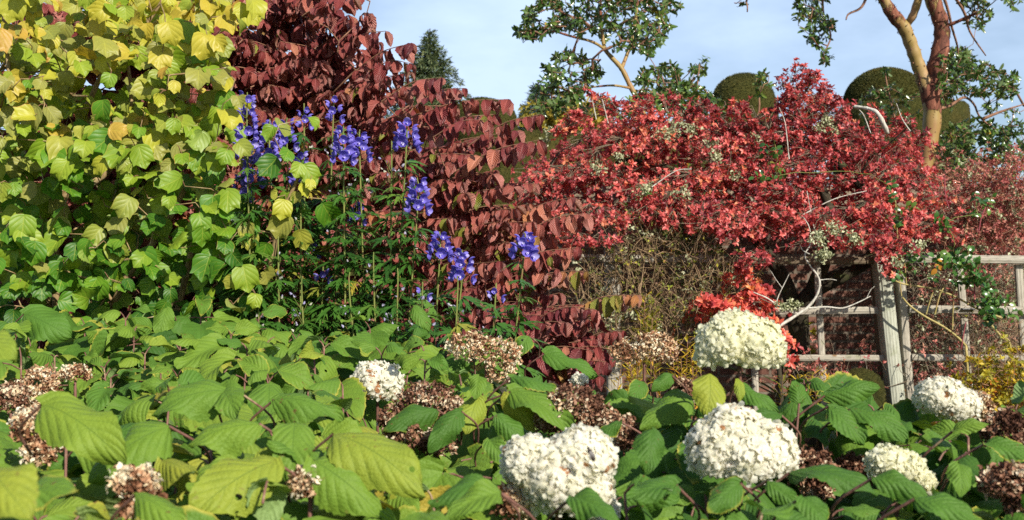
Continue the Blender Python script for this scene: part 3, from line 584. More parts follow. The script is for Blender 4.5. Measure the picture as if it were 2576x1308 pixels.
# ---------------------------------------------------------------- trellis
def trellis():
    Y = 8.0; t = thing('garden_trellis', 'weathered timber post and rail trellis standing before the brick wall', 'trellis', (P(2240, 900, Y)[0], Y, 0))
    def foot(x, y, Yd): p = P(x, y, Yd); return p
    def part(nm, a, b, wid, thk, mat, dy=0., label=None):
        m = MB(); A = P(a[0], a[1], Y + dy); B = P(b[0], b[1], Y + dy); box(m, A, B, wid, thk); m.build(nm, M[mat], t, smoothed=False, label=label)
    px = Y / F
    part('post', (2214, 640), (2282, 1284), .10, .13, 'woodg', -.02, 'broad greenish main post with a knot')
    part('post', (2204, 640), (2250, 1284), .07, .10, 'woodd', .20, 'dark shaded post behind the main post')  # the shade on this rear post is put into its dark timber colour
    part('post', (2262, 690), (2308, 1284), .055, .10, 'wood', .035)
    part('post', (1538, 592), (1552, 1284), .105, .10, 'wood', .06, 'grey post almost hidden in withered creeper')
    part('rail', (1440, 649), (1790, 651), .055, .05, 'wood'); part('rail', (1790, 655), (2206, 655), .055, .05, 'woodd', 0, 'dark stretch of the top rail'); part('rail', (2262, 651), (2700, 654), .058, .06, 'wood')  # middle stretch takes the darker timber colour
    part('rail', (1900, 783), (2226, 780), .052, .035, 'wood', -.01); part('rail', (2285, 777), (2700, 783), .056, .035, 'wood', -.01)
    part('rail', (1960, 900), (2234, 901), .045, .035, 'wood', -.01); part('rail', (2293, 899), (2700, 902), .048, .035, 'wood', -.01)
    part('batten', (2054, 640), (2088, 1284), .046, .03, 'wood', .03); part('batten', (1886, 640), (1912, 1284), .044, .03, 'wood', .03)
    part('batten', (2412, 640), (2462, 1284), .050, .03, 'wood', .04); part('batten', (2562, 665), (2600, 1284), .055, .03, 'wood', .04)
    m = MB(); c = P(2436, 776, Y - .04); box(m, c - (.045, 0, .004), c + (.045, 0, -.004), .012, .03, bev=.002); m.build('tag_plate', M['tag'], t, smoothed=False)
trellis()

# ---------------------------------------------------------------- scarlet azalea shrub
def spray(polys, Yfun, per, flat=.16, rise=.3, seed=0):
    """flattened sprays of shoots: clump centres inside polygons, then shoots round each"""
    C = []; 
    for poly, n in polys:
        xy = polypts(poly, n); C.append(P(xy[:, 0], xy[:, 1], Yfun(xy[:, 0], xy[:, 1]) + rng.exponential(.28, n)))
    C = np.vstack(C); S = []
    for c in C:
        k = rng.integers(*per); q = rng.normal(0, 1, (k, 3)) * (flat, flat, flat * .22); q[:, 2] += -rise * (q[:, 0] ** 2 + q[:, 1] ** 2) / flat * .6 + .06 * q[:, 0]
        S.append(c + q)
    return C, S
def azalea():
    Yf = lambda x, y: 8.35 - 1.0 * np.clip((y - 250) / 350, 0, 1) + .5 * np.clip((x - 2200) / 200, 0, 1) + .35 * np.clip((1600 - x) / 250, 0, 1)
    t = thing('scarlet_azalea', 'large spreading scarlet azalea with pale lichen over the timber trellis', 'shrub', (P(2060, 700, 8.3)[0], 8.3, 0))
    polys = [([(1400, 360), (1480, 340), (1490, 275), (1580, 280), (1700, 275), (1960, 300), (1985, 235), (2050, 195), (2100, 265), (2150, 300), (2250, 320), (2320, 360), (2330, 450), (1320, 450), (1300, 420)], 230),
             ([(1300, 430), (2340, 430), (2370, 520), (2360, 600), (2280, 640), (1750, 560), (1470, 560), (1370, 600), (1400, 540), (1330, 500)], 190),
             ([(1800, 500), (2360, 560), (2300, 640), (2200, 610), (1950, 640), (1870, 690), (1840, 690), (1900, 620), (1790, 560)], 60),
             ([(1830, 620), (1950, 610), (1900, 700), (1835, 700)], 6), ([(2225, 620), (2270, 620), (2270, 690), (2235, 690)], 8), ([(1380, 560), (1560, 540), (1580, 600), (1400, 625)], 26)]
    C, S = spray(polys, Yf, (13, 22), .105)
    tall = P(np.array([1482, 1518, 1500, 1965, 2000, 2025, 2048, 2000, 2070, 1980, 2035, 2015, 2060, 1990, 2090, 2055, 2110, 2030, 2005]), np.array([235, 238, 255, 200, 165, 170, 195, 190, 220, 215, 215, 235, 245, 250, 262, 280, 300, 300, 275]), 8.15)
    ox = rng.uniform(1380, 2330, 90); oy = np.interp(ox, [1380, 1480, 1560, 1700, 1950, 1985, 2050, 2100, 2150, 2250, 2330], [350, 300, 285, 280, 300, 250, 205, 260, 300, 320, 370]) - rng.uniform(2, 34, 90)
    tall = np.vstack([tall, P(ox, oy, 8.2 + rng.uniform(-.2, .3, 90))])          # upright shoots that make the ragged top edge
    S += [c + rng.normal(0, .024, (6, 3)) for c in tall]; C = np.vstack([C, tall])
    lim = lambda c: project(c)[1] < np.interp(project(c)[0], [1300, 1370, 1560, 1600, 1790, 1830, 1850, 1940, 1960, 2195, 2225, 2265, 2290, 2380], [600, 628, 610, 560, 590, 625, 680, 665, 622, 620, 695, 695, 640, 640])
    S = [s[lim(s)] if vnoise(c[None] * (1, 1, 2.4), 5.2, 17)[0] > .39 or project(c[None])[1][0] < 330 else s[:0] for c, s in zip(C, S)];      # dark pockets between the layers
    S = S; ok = np.array([len(s) > 0 for s in S]); C = C[ok]; S = [s for s in S if len(s)]
    rt = [smooth(line([(2080, 1300, 8.4), (2010, 850, 8.5), (2040, 740, 8.4), (2120, 690, 8.35), (2200, 640, 8.3), (2230, 560, 8.3), (2150, 450, 8.3), (2050, 360, 8.4)]), 4),
          smooth(line([(2010, 850, 8.5), (1980, 720, 8.45), (1930, 640, 8.4), (1850, 540, 8.4), (1700, 430, 8.4), (1560, 400, 8.5)]), 4),
          smooth(line([(2040, 740, 8.4), (2090, 600, 8.2), (2070, 480, 8.2), (1980, 400, 8.3)]), 4)]
    A, par, load, ch, nr = grow(rt, C, .12, .35, .1); fx = np.concatenate([np.linspace(.085, .03, len(rt[0])), np.linspace(.07, .015, len(rt[1])), np.linspace(.06, .02, len(rt[2]))])
    m = MB(); limbs(m, A, par, load, .0035, .03, .4, 5, fixed=fx, thick=.022, owner=t, mat=M['drk']); m.build('fine_branch', M['drk'], t, kind='stuff')
    tw = MB(); dk = MB(); m = MB()
    for c, s, h in zip(C, S, ch):
        b = h[-2] if len(h) > 2 else c - (0, 0, .1)
        for q in s:
            mid = (b + q) / 2 + rng.normal(0, .02, 3); tube(dk, [b, mid, q], [.0026, .0020, .0013], 3, cap=False)
    dk.build('shoot', M['twig'], t, kind='stuff'); Sx = np.vstack(S); n = len(Sx); top = np.clip((Sx[:, 2] - 2.0) / 1.2, 0, 1)
    co = np.concatenate([np.full(len(s), q) for s, q in zip(S, rng.normal(0, .13, len(S)))]); r1 = np.clip(.54 + co - .08 * top + .4 * (vnoise(Sx, 2.6, 3) - .5) + rng.normal(0, .15, n), 0, 1)
    ax = np.vstack([s - c + (0, -.02, .10) for c, s in zip(C, S)])
    whorls(m, SMALL4, Sx, ax + rng.normal(0, .05, ax.shape), 6, .035, (.6, 1.35), r1=r1, jit=.35)
    q = Sx[rng.random(n) < .55] + rng.normal(0, .02, (1, 3)); whorls(m, SMALL4, q, rng.normal(0, .5, q.shape) + (0, -.3, .6), 4, .030, (.6, 1.4), r1=.42)
    xy = polypts([(1330, 430), (1400, 370), (1560, 330), (1960, 340), (2050, 260), (2150, 330), (2320, 400), (2340, 600), (1900, 600), (1500, 560)], 1900)      # the leaves deep inside the bush
    q = P(xy[:, 0], xy[:, 1], Yf(xy[:, 0], xy[:, 1]) + rng.uniform(.7, 1.3, len(xy))); whorls(m, SMALL4, q, rng.normal(0, .6, q.shape) + (0, -.4, .6), 6, .05, (.6, 1.4), r1=.35)
    m.build('foliage', M['aza'], t)
    pale = [([(1985, 400), (1975, 310), (1960, 270)]), ([(2190, 335), (2170, 285), (2145, 268)]), ([(1500, 300), (1490, 250)]), ([(1530, 310), (1515, 250)]), ([(2065, 640), (2045, 560), (2030, 480)]), ([(2290, 330), (2270, 300), (2255, 260)]), ([(1640, 470), (1700, 430), (1740, 425)]), ([(2020, 540), (2100, 500), (2180, 480)])]
    for q in pale: tube(tw, smooth(line(q, 7.6), 4), np.linspace(.0042, .002, len(q) * 4 - 3), 5)
    rb = smooth(line([(2150, 268, 7.6), (2178, 272, 7.55), (2205, 282, 7.5), (2222, 310, 7.5), (2232, 335, 7.55)]), 4); tube(tw, rb, np.linspace(.011, .017, len(rb)) * (1 + .15 * np.sin(np.arange(len(rb)) * 1.9)), 8)
    tw.build('twig', M['gry'], t, kind='stuff')
    m = MB(); lp = [(1375, 355, 9, 16), (1380, 330, 6, 8), (1690, 325, 22, 34), (1740, 322, 14, 22), (1795, 372, 14, 20), (1800, 395, 9, 12), (1660, 335, 12, 14), (2075, 305, 9, 20), (2060, 320, 7, 10), (2100, 330, 8, 8), (1500, 420, 18, 20), (1620, 470, 20, 22), (1720, 480, 18, 18), (1560, 395, 12, 12), (2070, 640, 14, 34), (2065, 600, 18, 26), (2100, 570, 16, 24), (2310, 620, 10, 24), (2260, 655, 8, 14), (2150, 600, 14, 18), (1850, 450, 12, 10), (1900, 350, 10, 8), (1450, 300, 8, 8)]
    for x, y, rr_, k in lp:
        xy = rng.normal(0, 1, (k, 2)) * (rr_ * .6, rr_ * .5) + (x, y); p = P(xy[:, 0], xy[:, 1], Yf(xy[:, 0], xy[:, 1]) - .08 + rng.normal(0, .05, k))
        for q in p[::2]: place(m, CRUMP, q + rng.normal(0, .016, (9, 3)), rdir(9), rdir(9), rng.uniform(.014, .034, 9))
    m.build('lichen', M['lic'], t, kind='stuff')
azalea()
def low_azalea():
    t = thing('orange_azalea', 'small orange red azalea with bare silvery branches in front of the trellis', 'shrub', (P(1960, 900, 7.4)[0], 7.4, 0)); Y = 7.35
    polys = [([(1735, 790), (1760, 745), (1830, 730), (1890, 745), (1900, 790), (1850, 810), (1770, 815)], 36), ([(1880, 760), (1940, 770), (1985, 820), (1950, 860), (1900, 820)], 17), ([(1890, 700), (1930, 720), (1930, 760), (1900, 750)], 7), ([(1930, 840), (1985, 840), (1990, 880), (1975, 905), (1940, 870)], 8), ([(1840, 690), (1870, 690), (1870, 720)], 5)]
    C, S = spray(polys, lambda x, y: Y + 0 * x, (6, 10), .045)
    br = [([(1955, 870), (1952, 830), (2000, 795), (2035, 770), (2058, 735), (2060, 700), (2035, 665), (2025, 640), (2040, 610), (2035, 570), (2020, 545)], [9, 9, 8.5, 8, 6.5, 5.5, 4.5, 4, 3.5, 3, 2]), ([(2010, 790), (1975, 780), (1955, 768), (1930, 750), (1895, 735)], [6, 6, 5, 4, 2.5]), ([(1952, 768), (1958, 745), (1975, 710), (1985, 690)], [3.5, 3, 2, 1.5]), ([(2035, 775), (2080, 772), (2120, 775), (2160, 760), (2190, 745)], [5, 4.5, 4, 3, 2]), ([(2060, 705), (2085, 702), (2105, 705)], [2.5, 2, 1.5]), ([(1968, 725), (1950, 700), (1938, 680)], [2, 1.5, 1]), ([(2038, 640), (2020, 630), (2012, 615)], [2.5, 2, 1.5]), ([(2180, 750), (2190, 730), (2200, 720)], [2, 1.5, 1])]
    m = MB(); rts = []
    for p, r in br:
        l = smooth(line(p, Y), 4); tube(m, l, np.interp(np.linspace(0, 1, len(l)), np.linspace(0, 1, len(r)), r) * Y / F * .46 * (1 + .12 * np.sin(np.arange(len(l)) * 2.1)), 7); rts.append(l)
    l = smooth(line([(1990, 1400), (1965, 1000), (1955, 870)], Y), 4); m.build('bare_branch', M['gry'], t); m = MB(); tube(m, l, .016, 8); m.build('trunk', M['drk'], t)
    A, par, load, ch, nr = grow([rts[1][::-1][-8:], rts[0][:6]], C, .08, .3); m = MB(); limbs(m, A, par, load, .002, .012, .45, 4, fixed=np.full(nr, 1e-4), skip=.0005)
    for c, s in zip(C, S):
        for q in s: tube(m, [c - (0, 0, .03), q], [.002, .0014], 3, cap=False)
    m.build('twig', M['twig'], t, kind='stuff'); m = MB(); Sx = np.vstack(S); ax = np.vstack([s - c + (0, -.03, .05) for c, s in zip(C, S)])
    whorls(m, SMALL4, Sx, ax, 6, .05, (.6, 1.4), r1=np.clip(rng.normal(.5, .25, len(Sx)), 0, 1), jit=.4); m.build('foliage', M['ora'], t)
    m = MB(); p = P(rng.normal(1985, 14, 30), rng.normal(768, 6, 30), Y - .03)
    for q in p: place(m, CRUMP, q + rng.normal(0, .01, (8, 3)), rdir(8), rdir(8), rng.uniform(.015, .03, 8))
    m.build('lichen', M['lic'], t, kind='stuff')
low_azalea()
def thicket(name, label, cat, poly, Y, nst, nleaf, mats, size, seed, lich=0, r=(.0015, .004), fall=.6, leafmean=.5, deep=.5, down=False, zdir=1., k=4):
    t = thing(name, label, cat, (P(np.mean([p[0] for p in poly]), 700, Y)[0], Y + deep * .5, 0)); m = MB(); xy = polypts(poly, nst); ends = []
    for x, y in xy:
        p = P(x, y, Y + rng.uniform(0, deep)); d = rng.normal(0, 1, 3) * (.7, .5, .8) + (0, 0, zdir); d /= np.linalg.norm(d); pts = [p]; n = rng.integers(4, 9)
        for q in range(n):
            d = nrm(d + rng.normal(0, .28, 3) - (0, 0, fall * .1)); pts.append(pts[-1] + d * .05); ends.append((pts[-1], d))
        tube(m, pts, np.linspace(rng.uniform(*r), r[0] * .6, len(pts)), 4, cap=False)
    m.build('stem', M[mats[0]], t, kind='stuff'); m = MB(); i = rng.integers(0, len(ends), nleaf); p = np.array([ends[q][0] for q in i]); d = np.array([ends[q][1] for q in i])
    whorls(m, SMALL, p + rng.normal(0, .01, p.shape), d + rng.normal(0, .4, d.shape) + (0, -.3, .2), k, size, (.5, 1.5), r1=np.clip(rng.normal(leafmean, .25, nleaf), 0, 1)); m.build('foliage', M[mats[1]], t)
    if lich:
        m = MB(); i = rng.integers(0, len(ends), lich)
        for q in i: place(m, CRUMP, ends[q][0] + rng.normal(0, .016, (9, 3)), rdir(9), rdir(9), rng.uniform(.015, .04, 9))
        m.build('lichen', M['lic'], t, kind='stuff')
    return t
thicket('pale_pink_shrub', 'hazy faded pink twiggy shrub covered in lichen at the right edge', 'shrub', [(2320, 470), (2400, 455), (2500, 440), (2620, 450), (2620, 650), (2370, 650), (2360, 560)], 8.55, 520, 3600, ('twr', 'pal'), .030, 1, 170, deep=.7, leafmean=.5)
thicket('tangled_creeper', 'tangle of withered stems with olive and yellow leaves on the left of the trellis', 'climber', [(1480, 640), (1560, 600), (1640, 600), (1780, 620), (1830, 680), (1860, 760), (1790, 880), (1480, 900), (1440, 720)], 7.45, 640, 800, ('straw', 'tan'), .030, 2, 60, r=(.0016, .0042), deep=.6, k=3, zdir=1.3, fall=.2, leafmean=.3)
thicket('creeper_shade', 'dark leafy creeper hanging between the top rail and the withered tangle', 'climber', [(1620, 480), (1780, 520), (1830, 620), (1830, 720), (1700, 640), (1600, 600)], 8.2, 160, 800, ('twig', 'ros'), .042, 3, 0, deep=.5, k=3)
thicket('twiggy_shrub', 'sparse twiggy shrub with tiny red leaves and lichen behind the right trellis bay', 'shrub', [(2285, 670), (2620, 660), (2620, 1000), (2290, 960)], 8.5, 1500, 2200, ('twig', 'pal'), .026, 4, 420, deep=.8, k=4)
thicket('dead_stalks', 'clump of bleached dry stalks beside the golden bush at the right', 'plant', [(2400, 800), (2470, 790), (2620, 850), (2620, 1020), (2420, 1000)], 7.7, 170, 40, ('straw', 'tan'), .02, 5, 0, r=(.0015, .003), deep=.4, zdir=2.5)
thicket('trellis_perennial', 'low reddish perennial foliage at the foot of the trellis', 'plant', [(2000, 930), (2240, 925), (2400, 930), (2400, 1010), (1960, 1010)], 7.8, 160, 420, ('twig', 'pal'), .035, 6, 0, deep=.8, k=4)
thicket('golden_bush', 'bright golden yellow small bush in front of the right trellis rail', 'shrub', [(2450, 1000), (2490, 960), (2535, 955), (2570, 985), (2600, 1025), (2600, 1085), (2440, 1085), (2415, 1035)], 7.0, 170, 800, ('twr', 'gol'), .040, 7, 0, deep=.5, leafmean=.4, zdir=1.0, k=5)
def creeper_brown():
    t = thing('golden_creeper', 'spray of brown gold leaves against the brick beside the orange azalea', 'plant', (P(2020, 900, 8.9)[0], 8.9, 0)); m = MB(); f = MB()
    for k in range(26):
        x, y = rng.uniform(1975, 2045), rng.uniform(820, 905); a = line([(2000, 1200, 8.9), (2005, 980, 8.9), (x, y, 8.9 - rng.uniform(0, .3))]); s = smooth(a, 4); tube(m, s, np.linspace(.004, .002, len(s)), 4)
        p = s[-5:] + rng.normal(0, .03, (5, 3)); whorls(f, SMALL4, p, rng.normal(0, .5, p.shape) + (0, -.4, .2), 4, .055, (.6, 1.5), r1=rng.uniform(.1, .6))
    m.build('stem', M['twig'], t, kind='stuff'); f.build('foliage', M['gol'], t)
creeper_brown()
def amsonia(label, poly, Y, n, green, seed):
    t = thing('narrow_leaf_perennial', label, 'plant', (P(poly[0][0], 900, Y)[0], Y, 0), 'narrow leaved perennials'); m = MB(); f = MB(); xy = polypts(poly, n)
    for x, y in xy:
        tip = P(x, y, Y + rng.uniform(-.25, .25)); foot_ = np.array((tip[0] + rng.normal(0, .15), tip[1] + rng.normal(.1, .1), 0.)); l = smooth([foot_, (foot_ + tip) / 2 + (0, 0, .12), tip], 8); tube(m, l, np.linspace(.004, .0016, len(l)), 4)
        k = 30; u = np.linspace(.6, 1, k); p = np.stack([np.interp(u, np.linspace(0, 1, len(l)), l[:, c]) for c in range(3)], -1); a = np.arange(k) * 2.4
        d = np.stack([np.cos(a), np.sin(a), np.full(k, .55)], -1) + rng.normal(0, .15, (k, 3)); g = rng.uniform(0, 1) < green
        place(f, NARROW, p, d, UP - d * .5, rng.uniform(.05, .085, k), np.clip(rng.normal(.12 if g else .62, .14, k), 0, 1))
    m.build('stem', M['twr'], t, kind='stuff'); f.build('foliage', M['gol'], t)
amsonia('clump of orange and yellow narrow leaved stems behind the tan flower head', [(1560, 870), (1600, 850), (1690, 850), (1760, 820), (1775, 900), (1700, 930), (1560, 920)], 6.2, 17, .3, 1)
amsonia('upright green narrow leaved stems below the withered tangle', [(1600, 800), (1620, 740), (1655, 730), (1660, 800), (1640, 850)], 6.9, 12, .95, 2)
amsonia('dull gold narrow leaved stems under the low trellis rail', [(1960, 930), (2060, 920), (2090, 950), (1970, 960)], 6.6, 7, .3, 3)
def strap_plant():
    t = thing('strap_leaf_plant', 'clump of arching green strap leaves left of the main trellis post', 'plant', (P(2175, 930, 8.7)[0], 8.7, 0)); m = MB(); b = P(2175, 980, 8.7); b[2] = .0
    tp = [grid_leaf(12, 1, lambda u: .03 * (1 - u) ** .5, bend=q, fold=.5) for q in (.9, 1.5, 2.1)]
    n = 34; a = rng.uniform(0, 6.28, n); d = np.stack([np.cos(a) * .45, np.sin(a) * .45, np.ones(n)], -1); place(m, tp, b + np.stack([np.cos(a), np.sin(a), 0 * a], -1) * .05, d, UP * .9 - d * .5 + np.stack([-np.cos(a), -np.sin(a), 0 * a], -1), rng.uniform(1.15, 1.75, n)); m.build('foliage', M['str'], t)
strap_plant()
def box_ball():
    c = P(2165, 985, 7.9); t = thing('clipped_box_bush', 'small dark round topped clipped bush low at the trellis foot', 'topiary', (c[0], c[1], 0)); r = .165
    prof = [(r * .9, 0)] + [(r * (.9 + .14 * math.sin(q * 2.2)), q * c[2]) for q in np.linspace(.05, .95, 14)] + [(r * math.cos(q), c[2] + r * math.sin(q)) for q in np.linspace(.05, 1.565, 12)]
    m, g = shell(prof, c[0], c[1], 40, .02, 9); m.build('clipped_body', M['yews'], t); fuzz(g, 24000, .02, M['yew'], 'foliage', t)
box_ball()
def pink_flowers():
    for x, y, lb in ((2168, 908, 'left pink bloom of the pair under the low trellis rail'), (2194, 908, 'right pink bloom of the pair under the low trellis rail')):
        c = P(x, y, 8.1); t = thing('pink_flower', lb, 'flower', (c[0], c[1], 0), 'pink blooms under the trellis'); m = MB(); tube(m, smooth([(c[0] + .03, c[1], 0), (c[0], c[1], c[2] * .6), c], 6), .0025, 4); m.build('stem', M['stg'], t)
        m = MB(); whorls(m, SMALL4, np.array([c, c + (0, 0, .006)]), np.array([(0, -.6, .5)] * 2), 7, .034, (.5, 1.3)); m.build('blossom', M['pink'], t)
pink_flowers()
def rose():
    Y = 7.75; t = thing('climbing_rose', 'glossy green climbing rose with tan canes trained on the right trellis bay', 'climber', (P(2300, 760, Y)[0], Y, 0)); m = MB(); th = MB(); roots = []
    canes = [([(2560, 1300), (2545, 900), (2520, 850), (2490, 815), (2464, 796)], 6.5), ([(2430, 870), (2405, 845), (2370, 820), (2325, 795), (2290, 770), (2270, 748)], 6), ([(2520, 800), (2455, 775), (2400, 745), (2340, 725), (2275, 715), (2240, 700)], 5.5), ([(2352, 790), (2365, 740), (2380, 715)], 4), ([(2396, 830), (2398, 770), (2400, 720)], 3.5), ([(2330, 790), (2345, 740), (2362, 712)], 3), ([(2268, 745), (2262, 690), (2258, 600), (2252, 500)], 3), ([(2280, 715), (2275, 660), (2262, 630)], 3)]
    for p, r in canes:
        l = smooth(line(p, Y), 5); tube(m, l, np.linspace(r, r * .7, len(l)) * Y / F * .55, 7); roots.append(l); n = len(l) * 2; i = rng.integers(0, len(l), n); d = rdir(n)
        place(th, NEEDLE, l[i] + d * r * Y / F * .6, d, UP + 0 * d, rng.uniform(.012, .02, n), .9)
    lo = smooth(line([(2600, 1500), (2560, 1300)], Y), 4); tube(m, lo, .011, 7); lo = smooth(line([(2440, 1450), (2436, 1000), (2430, 870)], Y), 4); tube(m, lo, .010, 7)
    m.build('cane', M['cane'], t); m = MB()
    for p in ([(2376, 440), (2378, 490), (2388, 525)], [(2480, 520), (2468, 550), (2462, 585)], [(2430, 810), (2424, 840), (2418, 880)], [(2450, 700), (2452, 730), (2450, 760)]):
        q = MB(); l = smooth(line(p, Y - .1), 5); tube(q, l, .004, 5); q.build('young_cane', M['rcane'], t, label='slender crimson young cane')
    m = MB(); tw = MB(); polys = [([(2240, 640), (2320, 620), (2400, 650), (2400, 700), (2300, 700), (2240, 710)], 20), ([(2380, 620), (2440, 620), (2500, 690), (2510, 790), (2440, 740), (2400, 700)], 30), ([(2470, 700), (2530, 740), (2560, 800), (2500, 820), (2460, 770)], 24), ([(2230, 440), (2260, 440), (2270, 620), (2240, 620)], 9), ([(2440, 490), (2500, 480), (2510, 540), (2450, 560)], 6), ([(1910, 370), (1960, 350), (1960, 480), (1890, 480)], 8), ([(2300, 520), (2400, 540), (2390, 600)], 5)]
    T = np.vstack([P(q[:, 0], q[:, 1], Y - .1 + rng.uniform(-.12, .12, len(q))) for q in (polypts(a, b) for a, b in polys)])
    A, par, load, ch, nr = grow(roots, T, .07, .4); limbs(tw, A, par, load, .0018, .006, .4, 4, fixed=np.full(nr, 1e-4), skip=.0005); tw.build('twig', M['stg'], t, kind='stuff')
    for c, h in zip(T, ch):
        d = nrm(h[-1] - h[-2]) + rng.normal(0, .3, 3) - UP * .3; d = nrm(d); s = nrm(np.cross(d, (.2, .9, .4))); nn = np.array((.25, -.7, .5))
        base = np.array([c, c - d * .03, c - d * .03, c - d * .07, c - d * .07]); dd = np.array([d, d * .3 + s, d * .3 - s, d * .3 + s, d * .3 - s]) - UP * .15; place(m, ROSE, base, dd, nn + rng.normal(0, .4, (5, 3)), rng.uniform(.034, .055, 5), np.clip(rng.normal(.5, .25), 0, 1))
    m.build('foliage', M['ros'], t)
ROSE = [grid_leaf([0, .1, .3, .55, .8, 1], 1, w_ell(.34, .8, .7), bend=b, fold=.25) for b in (.3, .7)]
rose()
# ---------------------------------------------------------------- dark red tiered shrub
def w_vib(u): return .27 * max(0., math.sin(math.pi * min(1, max(0, u)) ** .82)) ** .85
VIBL = [grid_leaf(9, 2, w_vib, bend=b, fold=f, tooth=.05, wav=wv, twist=tw, seed=i, edgej=.03, quilt=.012, nveins=9, slope=.7) for i, (b, f, tw, wv) in enumerate(((.5, .45, .1, .02), (.9, .3, -.25, .03), (.3, .75, .3, .02), (1.4, .5, 0, .03), (-.4, .6, .2, .02), (1.9, .8, -.5, .04), (.6, 1.1, .5, .03), (.2, .2, -.6, .05)))]
VIBP = [(560, -70), (900, -70), (900, 10), (930, 60), (965, 85), (960, 110), (1030, 115), (1035, 150), (1060, 190), (1110, 215), (1165, 225), (1250, 255), (1255, 285), (1225, 300), (1290, 310), (1330, 340), (1240, 400), (1300, 450), (1320, 510), (1400, 540), (1400, 575), (1420, 640), (1430, 680), (1400, 730), (1480, 770), (1530, 800), (1540, 900), (1500, 925), (1400, 860), (1280, 860), (1150, 830), (900, 850), (-20, 850), (-20, 330), (-20, 40), (300, 10), (520, -40)]
def viburnum():
    axis = P(780, 900, 6.5); t = thing('tiered_shrub', 'broad dark red shrub of tiered branches with drooping paired leaves', 'shrub', (axis[0], 6.4, 0)); f = MB(); B = []
    n = 860; xy = polypts(VIBP, n); tc_ = xy[:, 1] + .22 * (xy[:, 0] - 800); xy[:, 1] = np.round(tc_ / 48) * 48 + rng.normal(0, 6, n) - .22 * (xy[:, 0] - 800); edge = np.clip((xy[:, 0] - 900) / 500, 0, 1)
    Yt = 5.35 + rng.random(n) ** 2.2 * 1.2 + .10 * (1 - edge) + .25 * np.clip((500 - xy[:, 1]) / 500, 0, 1); tips = P(xy[:, 0], xy[:, 1], Yt)
    for tip in tips:
        h = tip - axis; h[2] = 0; h = nrm(h + rng.normal(0, .3, 3) * (1, 1, 0)); ln = rng.uniform(.32, .6); b = tip - h * ln - UP * ln * (.12 + .16 * max(0, h[0]) + rng.normal(0, .04)); B.append((b, tip))
    ex = [((850, 130), (970, 78)), ((880, 190), (1036, 108)), ((900, 60), (930, 40)), ((760, 40), (890, -5)), ((960, 255), (1112, 195)), ((930, 180), (1035, 160)), ((1020, 300), (1278, 250)), ((1040, 270), (1168, 222)), ((1180, 365), (1362, 287)), ((1090, 345), (1228, 302)), ((1130, 440), (1356, 352)), ((1080, 500), (1345, 462)), ((1280, 570), (1436, 497)), ((1300, 600), (1474, 537)), ((1230, 690), (1455, 622)), ((1330, 725), (1476, 682)), ((1430, 788), (1602, 742)), ((1440, 880), (1570, 832)), ((1400, 900), (1545, 880)), ((1350, 800), (1500, 780)), ((1380, 940), (1530, 910)), ((1330, 900), (1480, 880)), ((1360, 850), (1500, 840)), ((1300, 850), (1420, 810)), ((1400, 960), (1510, 945)), ((1180, 620), (1340, 580)), ((1000, 420), (1200, 390)), ((1120, 560), (1300, 520))]
    for a, c in ex: Y = rng.uniform(5.25, 5.6); B.append((P(a[0], a[1], Y + .15), P(c[0], c[1], Y)))
    roots = [smooth([axis * (1, 1, 0) + (q * .12, 0, 0), axis * (1, 1, 0) + (q * .3, .05, .9), axis * (1, 1, 0) + (q * .5, .1, 1.8), axis * (1, 1, 0) + (q * .52, .1, 2.25)], 5) for q in (-1, 0, 1.4)]
    A, par, load, ch, nr = grow(roots, np.array([b for b, _ in B]), .12, .2); m = MB(); limbs(m, A, par, load, .003, .022, .45, 5, fixed=np.linspace(.03, .015, nr), thick=.0095, owner=t, mat=M['twr'])
    for (b, tip) in B:
        mid = (b + tip) / 2 + UP * .035; l = smooth([b, mid, tip], 8); tube(m, l, np.linspace(.0042, .0016, len(l)), 5, cap=False)
        ln = np.linalg.norm(tip - b); k = max(4, int(ln / .040)); u = np.linspace(.12, 1, k); p = np.stack([np.interp(u, np.linspace(0, 1, len(l)), l[:, c]) for c in range(3)], -1)
        h = nrm(tip - b); s = nrm(np.cross(h, UP)); s = s * (1 if s[1] < 0 else -1)      # s: the side towards the viewer
        for sg in (1, -1):
            k_ = len(p); keep = rng.random(k_) < (.95 if sg > 0 else .8); q = p[keep]; kk = len(q)
            if not kk: continue
            d = s * sg * rng.uniform(.15, .75, (kk, 1)) - UP * rng.uniform(.7, 1., (kk, 1)) + h * rng.uniform(-.15, .4, (kk, 1)) + rng.normal(0, .14, (kk, 3))
            nn = s * sg + UP * .45 + h * rng.normal(.15, .35, (kk, 1)) + rng.normal(0, .2, (kk, 3))
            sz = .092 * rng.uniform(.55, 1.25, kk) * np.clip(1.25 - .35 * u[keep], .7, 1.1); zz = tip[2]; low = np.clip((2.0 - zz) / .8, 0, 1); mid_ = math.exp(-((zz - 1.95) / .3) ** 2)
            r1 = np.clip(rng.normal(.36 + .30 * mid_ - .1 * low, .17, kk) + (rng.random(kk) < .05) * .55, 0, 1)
            if (b[0] > P(1300, 0, 5.4)[0] and 1.5 < zz < 1.72 and rng.random() < .4): r1 = np.clip(rng.normal(.97, .05, kk), 0, 1)
            place(f, VIBL, q, d, nn, sz, r1)
    m.build('twig', M['twr'], t, kind='stuff'); f.build('foliage', M['vib'], t)
viburnum()

